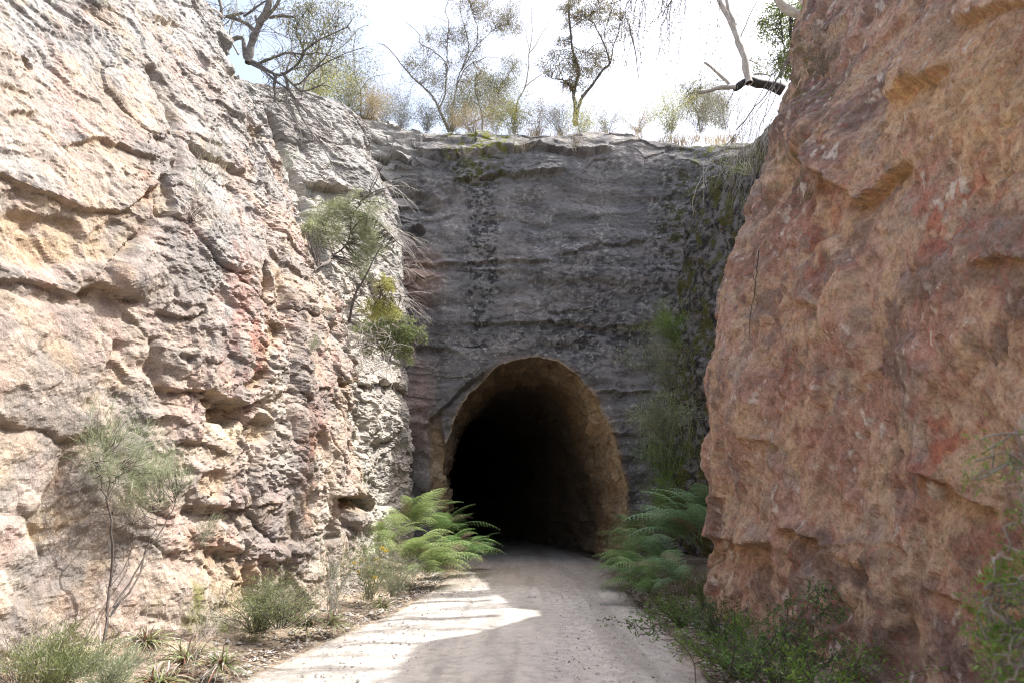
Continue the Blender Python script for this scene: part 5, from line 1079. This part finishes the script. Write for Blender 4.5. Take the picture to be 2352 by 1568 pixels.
# leaf litter, twigs and pebbles
def scatter(name, n, zone, size, mat, label, flat=True, stone=False):
    g = Geo(); V = []; 
    yy = rng.uniform(4.5, 19.5, n * 3); l_, r_ = road_edges(yy)
    if zone == 'verge':
        side = rng.random(n * 3) < .5; xx = np.where(side, l_ - rng.gamma(1.3, .35, n * 3), r_ + rng.gamma(1.3, .35, n * 3))
    else: xx = l_ + (r_ - l_) * (rng.beta(.6, .6, n * 3) if zone == 'edge' else rng.random(n * 3))
    xx, yy = xx[:n], yy[:n]; ii = np.clip(np.searchsorted(yg, yy), 1, len(yg) - 1); jj = np.clip(((xx + 7) / 15 * 419).astype(int), 0, 418)
    zz = np.maximum(Bg[jj, ii, 2], 0.012 if zone == 'verge' else .03) + (.012 if zone == 'verge' else .015)
    bb = np.stack([xx, yy, zz], -1)
    if stone:
        s = size * rng.uniform(.4, 1.3, n) ** 1.5; oc = np.array([(1, 0, 0), (0, 1, 0), (-1, 0, 0), (0, -1, 0), (0, 0, .7), (0, 0, -.5)], float)
        V = bb[:, None] + s[:, None, None] * (oc[None] * rng.uniform(.6, 1.3, (n, 6, 1))); F = np.array([(0, 1, 4), (1, 2, 4), (2, 3, 4), (3, 0, 4), (1, 0, 5), (2, 1, 5), (3, 2, 5), (0, 3, 5)])
        Fa = (np.arange(n)[:, None, None] * 6 + F[None]).reshape(-1, 3); o = link(name, mesh_arrays(name, V.reshape(-1, 3), Fa, False), mat)
    else:
        d = rng.normal(size=(n, 3)) * np.array((1, 1, .18)); g.leaves(bb, d, size * rng.uniform(.5, 1.3, n), size * .22, .2); o = g.obj(name, mat)
    return tag(o, label, None, None, 'stuff')
scatter('leaf_litter', 9000, 'verge', .07, leaf_mat('litter', (.10, .065, .045), (.42, .34, .26), 0), 'fallen dry leaves along both verges')
st1, n_, l_, b_ = new_mat('pebble_stone'); gi = n_.new('ShaderNodeNewGeometry'); rp = ramp(n_, l_, gi.outputs['Random Per Island'], [(0, (.27, .25, .23)), (1, (.50, .475, .44))]); l_.new(rp.outputs[0], b_.inputs['Base Color']); b_.inputs['Roughness'].default_value = .9
scatter('gravel', 14000, 'road', .007, st1, 'loose fine gravel on the track', stone=True)
scatter('loose_stones', 1500, 'edge', .016, st1, 'scattered larger stones of the gravel track', stone=True)
scatter('pebbles', 2600, 'verge', .028, st1, 'small stones along the verges', stone=True)
g = Geo()
for k in range(260):
    side = R.random() < .3; y = R.uniform(5, 12); l_e, r_e = road_edges(np.array([y])); x = (l_e[0] - abs(R.gauss(0, .35))) if side else (r_e[0] + R.uniform(-.25, .7)); q = np.array((x, y, .05 if not side else .08)); a = R.uniform(-.5, .5)
    twig(g, q, np.array((math.cos(a), math.sin(a), .02)), R.uniform(.1, .4), .004, 0, [], .25)
tag(g.obj('twigs', BK_DARK), 'fallen dark twigs along the road edges', None, None, 'stuff')
# the one stone in the middle of the track
q = G(1222, 1376, .03); V = []; bm_n = 60
i_ = np.arange(bm_n) + .5; ph = np.arccos(1 - 2 * i_ / bm_n); th = math.pi * (1 + 5 ** .5) * i_; sph = np.stack([np.cos(th) * np.sin(ph), np.sin(th) * np.sin(ph), np.cos(ph)], -1)
import bmesh
bm = bmesh.new(); bmesh.ops.create_icosphere(bm, subdivisions=2, radius=1)
for v in bm.verts:
    n0 = float(gnoise(np.array([[v.co.x * 1.3, v.co.y * 1.3, v.co.z * 1.3]]), 9)[0]); v.co = v.co * (1 + .35 * n0); v.co.x *= .075; v.co.y *= .06; v.co.z *= .05
me = bpy.data.meshes.new('stone'); bm.to_mesh(me); bm.free(); o = link('stone', me, st1); o.location = tuple(q + np.array((0, 0, .04))); tag(o, 'single fist sized stone lying in the middle of the gravel track', 'stone')

# ------------------------------------------------------------------ trees on the right bank, above the frame: they throw the dappled shade
def bank_tree(x, y, z, limbs, clusters, label, leafm=EUC, dens=1):
    gw = Geo(); gl = Geo(); b = np.array((x, y, z), float); nodes = []
    for pts, r0, r1 in limbs:
        pa = smooth_path([b + np.array(p) for p in pts], .2, .15); gw.tube(pa, r0, r1, 7); nodes += list(pa)
    NP = np.array(nodes)
    for cx_, cy_, cz_, r_x, r_z, n, *ry_ in clusters:
        r_y = ry_[0] if ry_ else r_x * .6; c = b + np.array((cx_, cy_, cz_)); k = max(4, int(math.sqrt(n)))
        for j in range(k):
            v = rng.normal(size=3); v = v / np.linalg.norm(v) * R.random() ** .4; q = c + v * np.array((r_x, r_y, r_z)); a = NP[np.argmin(np.linalg.norm(NP - q, axis=1))]
            gw.tube(smooth_path([a, (a + q) / 2 + rng.normal(size=3) * .1, q], .15, .2), .02, .005, 4); m = n // k; gl.leaves(q + rng.normal(size=(m, 3)) * (.06 if ry_ else .28) * np.array((1.3, .6, .6)), rng.normal(size=(m, 3)) * .7 + np.array((0, 0, -.5)), .12, .03, .4)
    root = empty('gum_tree', b, label, 'tree', 'gums on the bank above the right wall'); gw.obj('trunk', BK_GREY, root, True, b); gl.obj('crown', leafm, root, False, b)
bank_tree(9.5, 11.5, 12.2, [([(0, 0, -.5), (-.5, 0, 1.5), (-1.8, 0, 2.6), (-4.0, -.2, 2.9)], .12, .02), ([(-.5, 0, 1.5), (-1.6, -1.2, 2.0), (-3.6, -1.6, 2.0)], .07, .015), ([(-.3, 0, 1), (-2, .8, 1.5), (-3.4, 1.2, 1.4)], .06, .015), ([(-1, 0, 2), (-2.2, -2.6, 2.4), (-3.6, -3, 2.2)], .05, .01)],
    [(-2.9, .2, 2.8, 1.0, .12, 420), (-2.8, -1.6, 2.0, .9, .10, 340), (-2.6, 1.0, 1.5, .8, .1, 260), (-3.0, -3.0, 2.3, .9, .1, 300)], 'gum on the right bank whose low boughs lean over the track')
bank_tree(9.3, 10.5, 12.0, [([(0, 0, -.5), (-.4, 0, .7), (-1.5, dy * .6, .9 + dz), (-3.2 - ex, dy, .8 + dz)], .05, .01) for dy, dz, ex in [(-3.4, .2, .5), (-2.7, .5, -.3), (-2.0, .1, .6), (-1.3, .6, 0), (-.6, .2, .8), (0.1, .5, .2), (.8, .1, .9), (1.6, .4, .3), (2.4, .2, .7), (3.1, .5, 0)]],
    [(-2.6 - ex, dy, .8 + dz, .9, .06, 130, .09) for dy, dz, ex in [(-3.4, .2, .5), (-2.7, .5, -.3), (-2.0, .1, .6), (-1.3, .6, 0), (-.6, .2, .8), (0.1, .5, .2), (.8, .1, .9), (1.6, .4, .3), (2.4, .2, .7), (3.1, .5, 0)]], 'spreading low gum at the brink of the right bank with level fan like boughs')
bank_tree(10, 3.5, 11.6, [([(0, 0, -.5), (-.3, 0, 4), (-1.2, .5, 8), (-3, 1, 11)], .22, .05), ([(-.3, 0, 4), (-2, 1, 7), (-5, 2, 9)], .12, .03), ([(-.5, 0, 5), (-2, -1.5, 8), (-4, -2, 10)], .1, .03)],
    [(-3, 1, 11, 1.6, 1.0, 900), (-4.6, 2, 9, 1.3, .7, 700), (-4, -2, 10, 1.5, .9, 800), (-1.5, 0, 9, 1.5, .8, 600), (-5.5, 3.5, 8, 1.0, .5, 400)], 'tall gum high on the right bank behind the nearer boughs')
bank_tree(11, 7.5, 11.8, [([(0, 0, -.5), (-.3, .3, 3), (-1.5, .5, 6), (-3.5, .5, 8)], .18, .04), ([(-.3, 0, 3), (-2.5, 1, 5), (-5, 1.2, 6)], .09, .02)],
    [(-3.5, .5, 8, 1.3, .7, 450), (-4.8, 1.2, 6, 1.0, .5, 300)], 'slim gum between the other trees of the right bank')
